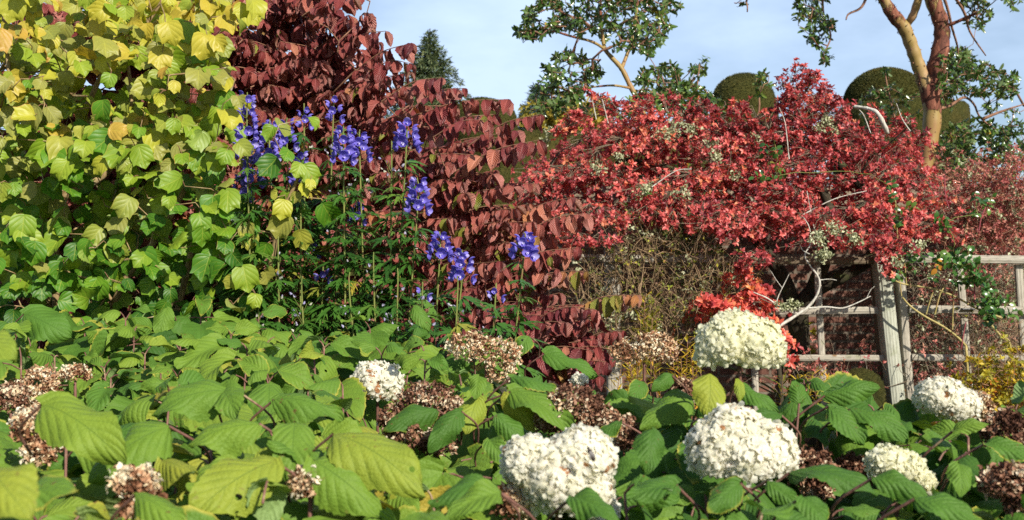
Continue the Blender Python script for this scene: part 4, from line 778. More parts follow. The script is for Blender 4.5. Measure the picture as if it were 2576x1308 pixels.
# ---------------------------------------------------------------- yellow green lobed shrub
def w_lob(u):
    return float(np.interp(u, [0, .03, .12, .28, .45, .6, .70, .735, .8, .9, 1], [.0, .26, .42, .485, .49, .455, .465, .33, .25, .13, .0]))
YELL = [grid_leaf([0, .03, .12, .28, .45, .6, .70, .735, .8, .9, 1], 2, w_lob, bend=b, fold=f, base=.10, lobes=lambda u, v: (.08 if .65 < u < .72 else 0) * v ** 2, wav=wv, twist=tw, seed=i)
        for i, (b, f, wv, tw) in enumerate(((.4, .15, .05, .1), (.9, .25, .04, -.2), (-.4, .3, .05, .15), (.6, -.1, .07, 0), (1.3, .4, .05, .2), (.2, .5, .06, -.3)))]
YSP = [(-60, -60), (640, -60), (635, 20), (600, 55), (555, 75), (550, 190), (590, 240), (600, 280), (590, 330), (610, 395), (595, 470), (615, 540), (690, 570), (700, 660), (660, 720), (650, 800), (600, 845), (380, 850), (200, 830), (-60, 800)]
def yellow_shrub():
    Y0 = 4.95; t = thing('lobed_leaf_shrub', 'tall yellow green shrub with lobed leaves filling the upper left', 'shrub', (P(200, 900, Y0)[0], Y0, 0)); n = 760
    xy = polypts(YSP, n); T = P(xy[:, 0], xy[:, 1], 4.45 + rng.random(n) ** 1.35 * 1.25)
    ex = [(690, 345, 4.5), (765, 300, 4.55), (725, 400, 4.55), (790, 440, 4.6), (810, 500, 4.65), (735, 560, 4.6), (740, 470, 4.6), (680, 500, 4.5), (620, 15, 4.5), (570, 170, 4.5), (590, 240, 4.5)]
    T = np.vstack([T, np.array([P(*e) for e in ex])])
    rts = [smooth(line(a), 5) for a in ([(130, 1600, 5.), (140, 850, 5.), (150, 500, 4.95), (250, 200, 4.9), (370, 60, 4.9), (430, -40, 4.9)], [(140, 850, 5.), (60, 500, 5.), (20, 150, 5.), (0, -60, 5.)], [(200, 1600, 5.), (260, 850, 4.95), (420, 560, 4.85), (540, 330, 4.75), (590, 200, 4.7)], [(260, 1600, 5.), (420, 900, 4.9), (480, 640, 4.8), (520, 480, 4.75), (560, 420, 4.7)], [(330, 1600, 5.), (600, 960, 4.8), (660, 760, 4.7), (700, 580, 4.62), (735, 480, 4.6), (765, 420, 4.58)], [(150, 500, 4.95), (280, 420, 5.05), (330, 250, 5.1), (300, 60, 5.1)])]
    A, par, load, ch, nr = grow(rts, T, .11, .3, .2); fx = np.concatenate([np.linspace(.020, .005, len(r)) for r in rts]); m = MB(); limbs(m, A, par, load, .0022, .016, .45, 6, fixed=fx, thick=.0075, owner=t, mat=M['twy']); pet = MB(); f = MB()
    for c in ch:
        seg = np.linalg.norm(np.diff(c, axis=0), axis=1); s = np.concatenate([[0], np.cumsum(seg)]); ln = s[-1]; k = max(2, int(min(ln, .36) / .062)); u = np.linspace(ln - min(ln, .36) * .95, ln, k)
        p = np.stack([np.interp(u, s, c[:, q]) for q in range(3)], -1); h = nrm(c[-1] - c[0]); sd = nrm(np.cross(h, (0, -1, .3)))
        for i, q in enumerate(p):
            sg = 1 if i % 2 else -1; o = nrm(sd * sg * .6 + h * .35 + np.array((.12, -.55, .25)) + rng.normal(0, .35, 3)); b = q + o * rng.uniform(.025, .05)
            tube(pet, [q, (q + b) / 2 + UP * .006, b], .0013, 4, cap=False)
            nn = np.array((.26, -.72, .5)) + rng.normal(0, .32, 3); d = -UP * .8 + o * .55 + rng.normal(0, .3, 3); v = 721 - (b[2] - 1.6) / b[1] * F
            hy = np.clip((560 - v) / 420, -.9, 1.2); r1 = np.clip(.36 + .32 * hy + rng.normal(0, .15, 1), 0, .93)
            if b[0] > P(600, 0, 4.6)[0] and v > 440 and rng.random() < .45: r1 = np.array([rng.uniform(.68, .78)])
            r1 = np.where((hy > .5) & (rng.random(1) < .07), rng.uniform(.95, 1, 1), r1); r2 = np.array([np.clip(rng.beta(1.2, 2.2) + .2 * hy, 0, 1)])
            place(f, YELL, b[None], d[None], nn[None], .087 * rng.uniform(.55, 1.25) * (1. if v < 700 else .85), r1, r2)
    m.build('twig', M['twy'], t, kind='stuff'); pet.build('leaf_stalk', M['twr'], t, kind='stuff'); f.build('foliage', M['yel'], t)
yellow_shrub()

# ---------------------------------------------------------------- monkshood
HOOD = [grid_leaf([0, .2, .45, .7, .9, 1], 2, lambda u: .42 * (max(0, math.sin(math.pi * (u * .86 + .1))) ** .6), bend=2.1, side=.32)]
SIDE = [grid_leaf([0, .2, .5, .8, 1], 2, lambda u: .46 * max(0, math.sin(math.pi * (u * .9 + .08))) ** .6, bend=.9, side=.25, wav=.03)]
def palmate():
    m = MB()
    for ang, ln in ((-78, .62), (-40, .85), (0, 1.), (40, .85), (78, .62)):
        for da, st, l2, w_ in ((0, 0., 1., .115), (26, .38, .42, .075), (-26, .38, .42, .075), (20, .64, .26, .06), (-20, .64, .26, .06)):
            V, Q, T_, UV = grid_leaf([0, .35, .75, 1], 1, lambda u: w_ * (1.15 if u < .5 else 1) * max(.0, (1 - u)) ** .6 * min(1, .4 + 2 * u), bend=.45, fold=.35)
            a1 = R(ang); a2 = R(ang + da); V = V * ln * l2; X = V.copy(); X[:, 0] = V[:, 0] * math.cos(a2) + V[:, 1] * math.sin(a2) + math.sin(a1) * st * ln; X[:, 1] = -V[:, 0] * math.sin(a2) + V[:, 1] * math.cos(a2) + math.cos(a1) * st * ln; X[:, 2] -= .22 * st * st + .10 * abs(ang) / 78
            m.add(X, Q, None, UV)
    return np.concatenate(m.v), np.concatenate(m.q), None, np.concatenate(m.uv)
PALM = [palmate()]
BUD = [grid_leaf(4, 2, lambda u: .32 * max(0, math.sin(math.pi * u ** .8)) ** .6, bend=.6, side=.9)]
def flower(mb, c, o, s, r):
    o = nrm(np.asarray(o, float)); sd = nrm(np.cross(o, UP)); up = nrm(np.cross(sd, o)); r = lambda: np.clip(rng.normal(.5, .25, 1), 0, .93)
    place(mb, HOOD, (c + up * s * .12)[None], (up - o * .12)[None], (-o)[None], s * 1.0, r())
    for sg in (1, -1):
        place(mb, SIDE, c[None], (sd * sg + up * .12 + o * .25)[None], (-o + up * .1 + sd * sg * .35)[None], s * .72, r()); place(mb, SIDE, (c - up * s * .05)[None], (-up + sd * sg * .38 + o * .35)[None], (-o * .9 - up * .3)[None], s * .55, r() * .7)
    place(mb, SMALL, np.tile(c + o * s * .02, (4, 1)), np.array([o + up * a + sd * b for a, b in ((.1, .25), (.1, -.25), (-.35, .12), (-.35, -.12))]), np.tile(up, (4, 1)), s * .42, 1.0)
def monkshood(x, y0, y1, xb, Y, nf, label, size=.031, wid=.033, buds=4, bend=0., leaves=True, top=None):
    top_ = P(x, y0 - 6, Y); zb = P(x, y1, Y); base = P(xb, 900, Y); base[2] = 0; t = thing('monkshood', label, 'flower', base, 'blue monkshood stems')
    l = smooth([base, base * .45 + zb * .55 + (rng.normal(0, .02), 0, 0), zb, top_], 7); m = MB(); tube(m, l, np.linspace(.0062, .0022, len(l)), 7)
    z = l[:, 2]; f = MB(); lf = MB(); ped = MB()
    at = lambda h: np.array([np.interp(h, z, l[:, c]) for c in range(3)])
    for i in range(nf):
        h = zb[2] + (top_[2] - zb[2]) * (i + .4) / nf; a = i * 2.4 + rng.normal(0, .3); o = np.array((math.cos(a), math.sin(a) * .9 - .35, 0.)); u = i / max(1, nf - 1); s = size * 1.24 * (1.08 - .30 * u) * rng.uniform(.9, 1.1)
        c = at(h) + nrm(o) * wid * (1.05 - .6 * u) - UP * .008; tube(ped, [at(h - .02), at(h) * .4 + c * .6 - UP * .01, c], .0013, 4, cap=False); flower(f, c, o + (0, 0, -.12), s, 0)
    if nf: f.build('flower_spike', M['blu'], t)
    b = MB()
    for i in range(buds):
        h = zb[2] - rng.uniform(.01, .20); a = rng.uniform(0, 6.28); o = np.array((math.cos(a) * .7, math.sin(a) * .5 - .3, .9)); c = at(h) + nrm(o) * rng.uniform(.03, .06); tube(ped, [at(h - .015), c], .0012, 4, cap=False)
        for k in range(rng.integers(1, 3)): b = MB(); place(b, BUD, (c + rng.normal(0, .008, 3))[None], (o + rng.normal(0, .4, 3))[None], rng.normal(size=(1, 3)), rng.uniform(.012, .021)); b.build('flower_bud', M['bud'], t)
    if leaves:
        hs = np.arange(.8, zb[2] - .03, .036); n = len(hs)
        for i, h in enumerate(hs):
            a = i * 2.4 + rng.normal(0, .4); o = np.array((math.cos(a), math.sin(a) - .25, .25)); q = at(h); k = np.clip((zb[2] - h) / .5, .35, 1); c = q + nrm(o) * .045 * k; tube(ped, [q, c], .0014, 4, cap=False)
            place(lf, PALM, c[None], (o * (1, 1, -.8) + rng.normal(0, .2, 3))[None], (UP + o * .35 + np.array((.1, -.3, 0)) + rng.normal(0, .25, 3))[None], rng.uniform(.11, .17) * (.55 + .5 * k), np.clip(rng.normal(.45, .25, 1), 0, 1))
        lf.build('foliage', M['aco'], t)
    ped.build('flower_stalk', M['stg'], t, kind='stuff'); m.build('stem', M['stg'], t)
MK = [(622, 238, 395, 640, 4.62, 26, 'longest dense blue monkshood spike, touching the yellow shrub', .030, .036, 2), (636, 375, 462, 650, 4.66, 16, 'deep blue monkshood spike directly below the longest one', .031, .034, 2), (610, 448, 500, 640, 4.7, 8, 'short dark blue monkshood half behind yellow leaves, lowest on its left side', .031, .036, 1),
      (679, 305, 400, 700, 4.72, 15, 'slim tapering blue monkshood just right of the longest spike', .030, .030, 3), (722, 302, 372, 740, 4.78, 9, 'blue monkshood spike rising above a large yellow lobed leaf', .030, .030, 2), (765, 276, 318, 780, 4.85, 6, 'small blue monkshood tip peeping above the rightmost yellow leaf', .029, .024, 2),
      (757, 385, 462, 770, 4.7, 12, 'blue monkshood spike hanging below the rightmost yellow leaves', .030, .030, 3), (838, 248, 302, 800, 4.95, 6, 'leaning two flowered blue monkshood highest among the dark red leaves', .031, .028, 2), (864, 322, 405, 868, 4.68, 17, 'broad blue monkshood spike, left one of the close pair', .032, .034, 4),
      (905, 332, 396, 912, 4.72, 13, 'tapered blue monkshood spike, right one of the close pair', .031, .031, 4), (1022, 308, 372, 985, 4.7, 11, 'wide topped blue monkshood on a tall pale stem with seed pods', .036, .040, 6), (1050, 452, 528, 1010, 4.65, 15, 'single conical blue monkshood spike amid rusty leaves in the middle', .035, .036, 6),
      (897, 512, 560, 890, 4.75, 7, 'little blue monkshood low in front of the rusty leaves', .028, .026, 4), (1106, 588, 648, 1040, 4.6, 12, 'compact blue monkshood head left of the lowest spike', .033, .034, 2), (1162, 634, 702, 1090, 4.55, 13, 'ragged blue monkshood spike hanging lowest over the dark hollow', .033, .036, 2), (1318, 590, 642, 1230, 4.55, 12, 'rounded blue monkshood furthest right against the red leaves', .034, .040, 1),
      (1062, 722, 752, 1020, 4.5, 2, 'fading monkshood with only lilac buds near the hydrangea leaves', .026, .02, 12), (1246, 728, 752, 1150, 4.5, 3, 'stooping monkshood with a few lilac flowers above divided leaves', .026, .022, 5), (784, 610, 645, 790, 4.85, 4, 'two shaded blue monkshood flowers beside a hanging red leaf', .028, .022, 3), (812, 680, 705, 830, 4.7, 4, 'small pale blue monkshood cluster low among divided leaves', .026, .022, 4)]
for q in MK: monkshood(*q)
for x, y, xb, Y, lb in ((940, 640, 925, 4.6, 'flowerless green monkshood stem left of the fading lilac buds'), (985, 360, 960, 4.7, 'tall monkshood gone to seed beside the wide topped spike'), (850, 430, 836, 4.75, 'thin seeding monkshood stem under the close pair'), (700, 600, 690, 4.6, 'leafy flowerless monkshood stem at the edge of the yellow shrub'), (1150, 700, 1075, 4.45, 'leaning leafy monkshood shoot over the dark hollow'), (760, 700, 770, 4.6, 'short leafy monkshood shoot under the hanging red leaves'), (880, 690, 880, 4.5, 'bushy flowerless monkshood shoot in the middle of the divided leaves'), (1000, 680, 985, 4.5, 'yellowing leafy monkshood shoot behind the hydrangea'), (650, 730, 650, 4.55, 'low dark leafed monkshood shoot below the yellow shrub')):
    monkshood(x, y, y + 60, xb, Y, 0, lb, buds=7)

# ---------------------------------------------------------------- hydrangeas
def w_hyd(u): return .335 * max(0., math.sin(math.pi * min(1, max(0, u)) ** .70)) ** .72
def hleaf(i, b, f, wv, tw, side): return grid_leaf(22, 4, w_hyd, bend=b, fold=f, tooth=.035, quilt=.006, nveins=7, slope=.75, base=.05, wav=wv * 1.4, twist=tw, side=side, seed=i, edgej=.035)
HYD = [hleaf(i, *p) for i, p in enumerate(((1., -.1, .05, .2, .45), (1.6, .1, .06, -.3, .5), (.6, .35, .05, .3, .1), (2.1, 0, .05, .15, .6), (1.3, -.2, .07, -.2, .5), (.5, .45, .03, .3, 0), (1.1, .15, .05, -.4, .35), (.3, .05, .04, 0, .3), (1.8, -.1, .05, .5, .2), (.9, .35, .06, -.6, .1), (.6, -.2, .05, .2, .6), (1.3, .6, .04, .1, 0)))]
PETW = [grid_leaf([0, .3, .6, .85, 1], 1, lambda u: .40 * max(0, math.sin(math.pi * (u * .80 + .06))) ** .55 + .02, bend=b, side=s_, wav=.05, seed=i) for i, (b, s_) in enumerate(((.6, .3), (-.5, .4), (1.1, -.3), (.2, .5)))]
# kind, picture place, distance, lobes (dx, dy, dY in px; radii rx, ry), florets, petal size
HEADS = [
    ('A', 'white', 'crm', 1860, 866, 2.5, [(-35, -2, 0, 70, 66), (38, 2, 0, 70, 64), (-6, -30, 10, 66, 50), (72, 22, 0, 40, 42), (-68, 20, 0, 40, 40)], 560, .0138, 'large domed cream flower head standing above the leaves'),
    ('B', 'white', 'pet', 1862, 1122, 2.2, [(-55, 10, 0, 78, 78), (55, 15, 0, 82, 78), (-20, -45, 0, 68, 55), (10, 25, -25, 80, 68)], 620, .0132, 'biggest white flower head, wide and rounded'),
    ('C', 'white', 'pet', 1402, 1186, 2.0, [(-72, -22, 0, 66, 66), (58, -32, -10, 84, 76), (0, 10, -20, 88, 82), (72, 48, -10, 66, 66), (100, 95, 0, 48, 42), (-20, 50, 0, 66, 54)], 820, .0130, 'lumpy white flower head with brown specks'),
    ('D', 'white', 'pet', 950, 962, 3.3, [(0, 0, 0, 62, 52), (-25, -12, 0, 36, 38), (25, 14, 0, 38, 38)], 330, .0125, 'round white flower head with a brown streak'),
    ('E', 'white', 'pet', 2385, 1004, 2.7, [(-20, -5, 0, 60, 48), (20, 15, 0, 58, 44), (-45, 5, 0, 30, 34)], 380, .0112, 'small petalled white flower head'), ('E', 'dry', 'dry', 2460, 1022, 2.75, [(0, 0, 0, 26, 30)], 110, .011, 'tan withered lobe'),
    ('F', 'white', 'crm', 2255, 1172, 2.28, [(-20, -8, 0, 52, 40), (22, 5, 0, 44, 38), (58, 38, 0, 36, 30), (-40, 8, 0, 28, 26)], 360, .0112, 'cream flower head with a drooping right lobe'),
    ('G', 'dry', 'dry', 1222, 884, 3.7, [(-45, -12, 0, 52, 34), (40, 10, 0, 52, 36), (0, 0, 0, 60, 34), (40, 50, 0, 34, 36)], 420, .0125, 'broad tan withered flower head'),
    ('H', 'dry', 'dry', 1620, 878, 3.45, [(25, -5, 0, 56, 34), (-45, 12, 0, 36, 30), (55, 12, 0, 28, 24)], 330, .012, 'tan and cream withered flower head'),
    ('I', 'dry', 'brn', 1075, 1010, 3.0, [(0, 0, 0, 70, 44), (-70, 40, 0, 50, 34), (70, 30, 0, 40, 34)], 420, .0115, 'brown withered flower head in shade'),
    ('I', 'dry', 'brn', 1040, 1095, 2.7, [(0, 0, 0, 70, 36), (60, 20, 0, 50, 30)], 280, .0115, 'dark brown withered flower head beneath the leaves'),
    ('J', 'dry', 'brn', 1450, 1025, 2.7, [(-10, -5, 0, 72, 46), (50, 30, 0, 52, 34), (-60, 30, 0, 46, 40)], 480, .0115, 'dark brown withered flower head'), ('J', 'dry', 'brn', 1570, 1095, 2.6, [(0, 0, 0, 36, 44)], 170, .0115, 'small brown withered flower head'),
    ('K', 'dry', 'dry', 95, 975, 3.1, [(0, 0, 0, 44, 46), (-20, 35, 0, 36, 26), (10, -25, 0, 34, 26)], 300, .012, 'tan and white withered flower head'), ('K', 'dry', 'brn', 30, 1000, 3.0, [(0, 0, 0, 34, 36)], 130, .0115, 'brown withered flower head'), ('K', 'dry', 'dry', 90, 1100, 2.3, [(-10, -30, 0, 46, 40), (10, 30, 0, 40, 40)], 260, .0115, 'tattered pinkish withered flower head'), ('K', 'dry', 'dry', 190, 940, 3.25, [(0, 0, 0, 36, 18)], 90, .011, 'sparse withered flower head stalks'),
    ('L', 'dry', 'brn', 2035, 1178, 2.5, [(0, 0, 0, 60, 44), (20, 40, 0, 40, 40)], 300, .0118, 'reddish brown withered flower head with white remnants'), ('L', 'dry', 'brn', 2150, 1185, 2.55, [(0, 0, 0, 48, 36)], 200, .0115, 'dark brown withered flower head'),
    ('M', 'dry', 'brn', 2530, 1085, 2.5, [(0, 0, 0, 52, 50)], 260, .0115, 'brown withered flower head'), ('M', 'dry', 'brn', 2540, 1215, 2.1, [(0, 0, 0, 70, 40), (30, 40, 0, 40, 40)], 260, .0118, 'reddish withered flower head with white remnants'),
    ('N', 'dry', 'dry', 360, 1270, 1.75, [(0, 0, 0, 46, 30), (-20, -60, 0, 50, 30)], 220, .0118, 'white and brown withered flower head beneath leaves'), ('N', 'dry', 'dry', 780, 1215, 1.9, [(0, 0, 0, 42, 34)], 140, .0118, 'small white and brown withered flower head'),
    ('C', 'dry', 'dry', 1290, 1262, 2.0, [(0, 0, 0, 40, 36)], 120, .0115, 'tan withered flower head below the white one'), ('H', 'white', 'pet', 1457, 955, 3.6, [(0, 0, 0, 18, 12)], 40, .012, 'tiny white flower head'),
    ('P', 'dry', 'brn', 1720, 985, 3.0, [(0, 0, 0, 34, 28)], 120, .0115, 'brown withered flower head')]
PLANTS = {'A': ((1900, 2.6), 'hydrangea bearing the tall cream dome in front of the trellis'), 'B': ((1880, 2.1), 'hydrangea carrying the biggest rounded white flower head'), 'C': ((1400, 1.9), 'hydrangea carrying the lumpy white flower head with an insect on it'), 'D': ((900, 3.3), 'hydrangea with one round white flower head streaked brown'), 'E': ((2400, 2.6), 'hydrangea with a fine petalled white head beside the golden bush'), 'F': ((2280, 2.2), 'hydrangea with the small cream flower head drooping to one side'),
          'G': ((1230, 3.8), 'hydrangea with a broad tan withered head below the monkshoods'), 'H': ((1620, 3.4), 'hydrangea with a tan and cream withered head beside the dark red shrub'), 'I': ((1060, 2.8), 'hydrangea with brown withered heads shaded under its leaves'), 'J': ((1480, 2.7), 'hydrangea with a dark brown round head behind the lumpy white one'), 'K': ((80, 2.8), 'hydrangea with tan tattered heads at the left edge'), 'L': ((2090, 2.5), 'hydrangea with reddish brown heads between the white and cream heads'), 'M': ((2600, 2.3), 'hydrangea with brown heads at the right edge'),
          'N': ((420, 1.6), 'hydrangea with huge yellow green leaves nearest the viewer'), 'O': ((350, 3.9), 'flowerless hydrangea spreading below the yellow shrub'), 'P': ((1740, 3.0), 'hydrangea with a small brown head left of the tall cream dome'), 'Q': ((620, 2.5), 'flowerless hydrangea with broad leaves in the middle left of the bed'), 'R': ((1000, 1.5), 'flowerless hydrangea of large arching leaves low in the middle')}
# hero leaves: base x, y, distance; tip x, y, distance; width factor; upper side (x, y, z); tint
HERO = [(690, 1160, 1.85, 478, 1305, 1.62, 1.2, (.1, -.55, .8), .82), (838, 1092, 1.95, 1072, 1250, 1.75, .95, (-.1, -.4, .9), .8), (742, 1062, 2.0, 735, 1228, 1.80, 1.05, (.1, -.9, .4), .55), (652, 1066, 2.0, 470, 1120, 1.95, 1.1, (.1, -.5, .9), .62), (425, 1072, 2.0, 222, 1215, 1.85, 1.1, (.2, -.4, .9), .55), (105, 1018, 1.9, 316, 1170, 1.75, .9, (.5, -.6, .6), .7),
        (560, 980, 2.3, 600, 1060, 2.1, 1.15, (0, -.6, .8), .5), (600, 985, 2.3, 380, 1045, 2.2, .95, (0, -.5, .9), .5), (690, 1005, 2.3, 860, 1060, 2.25, .95, (0, -.4, .9), .45), (790, 1160, 1.9, 960, 1300, 1.85, 1.2, (-.2, -.6, .8), .6), (-40, 1180, 1.25, 75, 1310, 1.1, 1.3, (.3, -.6, .7), .85), (-60, 850, 1.6, 38, 905, 1.5, 1.2, (.3, -.6, .7), .75), (40, 1255, 1.5, 200, 1235, 1.45, 1.2, (0, -.3, 1), .5), (340, 1245, 1.6, 470, 1330, 1.5, 1.0, (0, -.5, .9), .6),
        (1200, 1002, 2.7, 1170, 1092, 2.58, 1.25, (.1, -.95, .25), .80), (1205, 945, 2.7, 1195, 1005, 2.6, 1.2, (.1, -.9, .4), .5), (1285, 985, 2.7, 1435, 1090, 2.55, .85, (.2, -.5, .8), .5), (1285, 950, 2.75, 1400, 990, 2.65, .95, (0, -.4, .9), .35), (1275, 990, 2.7, 1345, 1080, 2.7, 1.2, (-.2, -.9, .2), .88), (1250, 1045, 2.65, 1330, 1125, 2.6, 1.0, (-.1, -.8, .5), .3), (1160, 1035, 2.6, 1080, 1140, 2.5, .9, (.1, -.8, .5), .15), (1230, 1105, 2.5, 1280, 1180, 2.4, 1.1, (.1, -.9, .4), .45), (1100, 1030, 2.7, 960, 1085, 2.6, .9, (.1, -.7, .6), .12),
        (1785, 940, 2.45, 1778, 1055, 2.35, 1.35, (.1, -.95, .25), .86), (1858, 952, 2.42, 1862, 1015, 2.36, .75, (.1, -.95, .2), .80), (1865, 975, 2.5, 1955, 1045, 2.42, .95, (.1, -.6, .8), .3), (2085, 1022, 2.5, 2175, 1120, 2.38, 1.1, (.0, -.7, .7), .28), (2140, 1030, 2.5, 2285, 1118, 2.35, .85, (.2, -.5, .8), .3), (2010, 1015, 2.5, 2000, 955, 2.6, 1.1, (.1, -.9, .5), .3), (2075, 995, 2.6, 2215, 975, 2.55, .85, (0, -.6, .8), .3), (1960, 1040, 2.45, 1880, 1060, 2.4, 1., (0, -.7, .7), .1),
        (1985, 1190, 2.1, 2210, 1245, 1.95, .8, (.1, -.4, .9), .15), (1640, 1080, 2.1, 1622, 1195, 2.0, 1.15, (.2, -.85, .4), .15), (1745, 1000, 2.6, 1610, 1080, 2.4, .9, (.2, -.5, .8), .5), (1620, 960, 2.9, 1580, 1020, 2.8, 1.1, (.1, -.8, .5), .3), (1690, 945, 2.9, 1640, 985, 2.85, 1.1, (.1, -.8, .6), .25), (1560, 1060, 2.5, 1500, 1110, 2.5, .9, (0, -.6, .8), .15), (2410, 1165, 2.1, 2415, 1250, 2.0, 1.2, (.1, -.85, .4), .45), (2480, 1115, 2.2, 2620, 1165, 2.1, .85, (.0, -.6, .8), .35), (2400, 1082, 2.3, 2490, 1068, 2.25, .9, (0, -.5, .9), .6),
        (1440, 1250, 1.75, 1560, 1320, 1.6, 1.0, (.2, -.6, .7), .25), (1220, 1215, 1.8, 1080, 1270, 1.7, 1.1, (0, -.6, .8), .2), (1260, 1240, 1.7, 1120, 1310, 1.6, 1., (0, -.5, .9), .55), (1700, 1220, 1.9, 1580, 1260, 1.8, 1., (.1, -.6, .8), .2), (2020, 1250, 1.8, 2080, 1330, 1.7, 1.3, (.1, -.7, .7), .3), (1860, 1215, 1.9, 1780, 1290, 1.8, 1.1, (0, -.7, .6), .25), (1930, 1210, 1.9, 2010, 1280, 1.8, 1., (0, -.7, .6), .3), (2200, 1200, 1.9, 2340, 1260, 1.8, .9, (0, -.5, .8), .25), (2300, 1255, 1.8, 2460, 1310, 1.7, 1., (0, -.5, .8), .35),
        (420, 775, 4.2, 400, 850, 4.1, 1.2, (.1, -.9, .4), .5), (60, 790, 3.9, 180, 850, 3.8, 1.3, (0, -.8, .6), .35), (1040, 770, 4.3, 1080, 835, 4.2, 1.0, (.2, -.8, .5), .4), (930, 830, 4.2, 1010, 820, 4.2, 1.1, (0, -.6, .8), .45), (1330, 845, 3.9, 1300, 900, 3.85, 1.3, (.1, -.8, .6), .4), (1370, 890, 3.7, 1500, 950, 3.6, .8, (.2, -.6, .8), .35)]
def hydrangeas():
    keys = list(PLANTS); seeds = np.array([P(PLANTS[k][0][0], 721, PLANTS[k][0][1])[:2] for k in keys])
    root = {}; stem = {}; leaf = {}; pet = {}
    for k, s in zip(keys, seeds):
        root[k] = thing('hydrangea', PLANTS[k][1], 'shrub', (s[0], s[1], 0), 'hydrangeas of the front bed'); stem[k], leaf[k], pet[k] = MB(), MB(), MB()
    hc = [(h[3] + l[0], h[4] + l[1], h[5], l[3] * 1.02, l[4] * 1.02) for h in HEADS for l in h[6]]
    herol = [((a + d) / 2, (b + e) / 2, (c + f) / 2, max(30, .42 * math.hypot(a - d, b - e))) for a, b, c, d, e, f, *_ in HERO]
    def blocked(b, tip):
        ok = np.zeros(len(b), bool)
        for u in (0., .35, .7, 1.):
            q = b * (1 - u) + tip * u; x, y = project(q)
            for X, Y_, Yd, rx, ry in hc: ok |= (((x - X) / (rx + 18)) ** 2 + ((y - Y_) / (ry + 18)) ** 2 < 1) & (q[:, 1] < Yd + .12)
            for X, Y_, Yd, rr_ in herol: ok |= (((x - X) / rr_) ** 2 + ((y - Y_) / rr_) ** 2 < 1) & (q[:, 1] < Yd)
        return ok
    sp = .172; Yv = []
    for yy in np.arange(.75, 4.75, sp):
        for xx in np.arange(-.52 * yy - .5, .52 * yy + .5, sp):
            x, y = xx + rng.normal(0, .045), yy + rng.normal(0, .045); pxv = CX + F * x / y
            yf = np.interp(pxv, [0, 1100, 1400, 1600, 1850, 2200, 2576], [4.5, 4.3, 3.5, 3.15, 3.0, 2.9, 2.8])
            if y < yf: Yv.append((x, y))
    for x, y in Yv:
        k = keys[int(np.linalg.norm(seeds - (x, y), axis=1).argmin())]; pxv = CX + F * x / y; w_ = np.clip((pxv - 1000) / 600, 0, 1)
        H = (1.15 + .058 * y) * (1 - w_) + (1.06 + .083 * y) * w_ + .022 * math.sin(x * 5 + y * 3) + rng.normal(0, .036)
        if pxv < 300 and y > 3.2: H += .03
        for _ in range(4):                                   # a shoot that would stand in front of a flower head stays lower
            tp = np.array([(x, y, H)]); ok_ = not blocked(tp, tp + (0, -.01, .01))[0]
            if ok_: break
            H -= .09
        top_ = np.array((x, y, H)); base = np.array((x + rng.normal(0, .06), y + rng.normal(0, .06), 0.)); l = smooth([base, base * .5 + top_ * .5 + rng.normal(0, .02, 3), top_], 5); shoot = l; had = 0
        a0 = rng.uniform(0, 6.28)
        for i, (dz, sz, pl, tz) in enumerate(((.0, .105, .02, .2), (.035, .175, .04, -.1), (.095, .215, .06, -.28), (.18, .225, .065, -.4), (.28, .20, .065, -.45))):
            n = 2; a = a0 + i * 1.57 + np.array((0, 3.14)) + rng.normal(0, .25, 2); q = np.tile(top_ - UP * dz, (2, 1)); o = np.stack([np.cos(a) + .18, np.sin(a) - .38, 0 * a], -1)
            b = q + o * pl * rng.uniform(.8, 1.3, (2, 1)) + UP * rng.uniform(.0, .035, (2, 1)); d = o + UP * (tz + rng.normal(0, .18, (2, 1))) + rng.normal(0, .1, (2, 3)); s = sz * rng.uniform(.66, 1.14, 2); tip = b + nrm(d) * s[:, None] * .85 - UP * .03
            keep = ~blocked(b, tip) & (b[:, 1] > .62); had += keep.sum() * (3 if i < 2 else 1); nn = UP + np.array((.22, -.45, 0)) + rng.normal(0, .36, (2, 3)); left = 1 - w_
            r1 = np.clip(rng.normal(.29 + .23 * left + (.16 if y < 2.2 else 0) * left, .17, 2) + (rng.random(2) < .03) * .4, 0, 1)  # weaker light on the right put into darker leaf tint; near left yellower
            place(leaf[k], HYD, b[keep], d[keep], nn[keep], s[keep], r1[keep])
            for z in np.where(keep)[0]: tube(pet[k], [q[z], (q[z] + b[z]) / 2 + UP * .004, b[z]], [.0026, .0022, .0019], 5, cap=False)
        if had > 9 and y > .85: st = MB(); tube(st, shoot, np.linspace(.006, .0028, len(shoot)), 5); st.build('stem', M['stp'], root[k])
    for a, b_, c, d, e, f, wf, nn, tint in HERO:
        f = c + (f - c) * .4; nn = (nn[0], nn[1] - .2, nn[2]); b, tip = P(a, b_, c), P(d, e, f); k = keys[int(np.linalg.norm(seeds - b[:2], axis=1).argmin())]; dv = tip - b; ln = np.linalg.norm(dv); dv = nrm(dv); na = nrm(np.array(nn) - dv * (np.array(nn) @ dv)); chord = dv
        bd = rng.uniform(.7, 1.25); V, Q, T_, UV = hleaf(int(a) % 97, bd, rng.uniform(-.05, .25), .055, rng.normal(0, .2), rng.uniform(.15, .5)); V = V * (wf * .80, 1, 1); ln *= bd / (2 * math.sin(bd / 2)); dv = chord * math.cos(bd / 2) + na * math.sin(bd / 2); nn = na * math.cos(bd / 2) - chord * math.sin(bd / 2); place(leaf[k], [(V, Q, T_, UV)], b[None], dv[None], np.array([nn], float), ln, tint)
        g = b - nrm(dv * (1, 1, .3)) * .07 - UP * .05; tube(pet[k], smooth([g - UP * .05 + (0, .05, 0), g, b], 4), .0026, 6, cap=False)
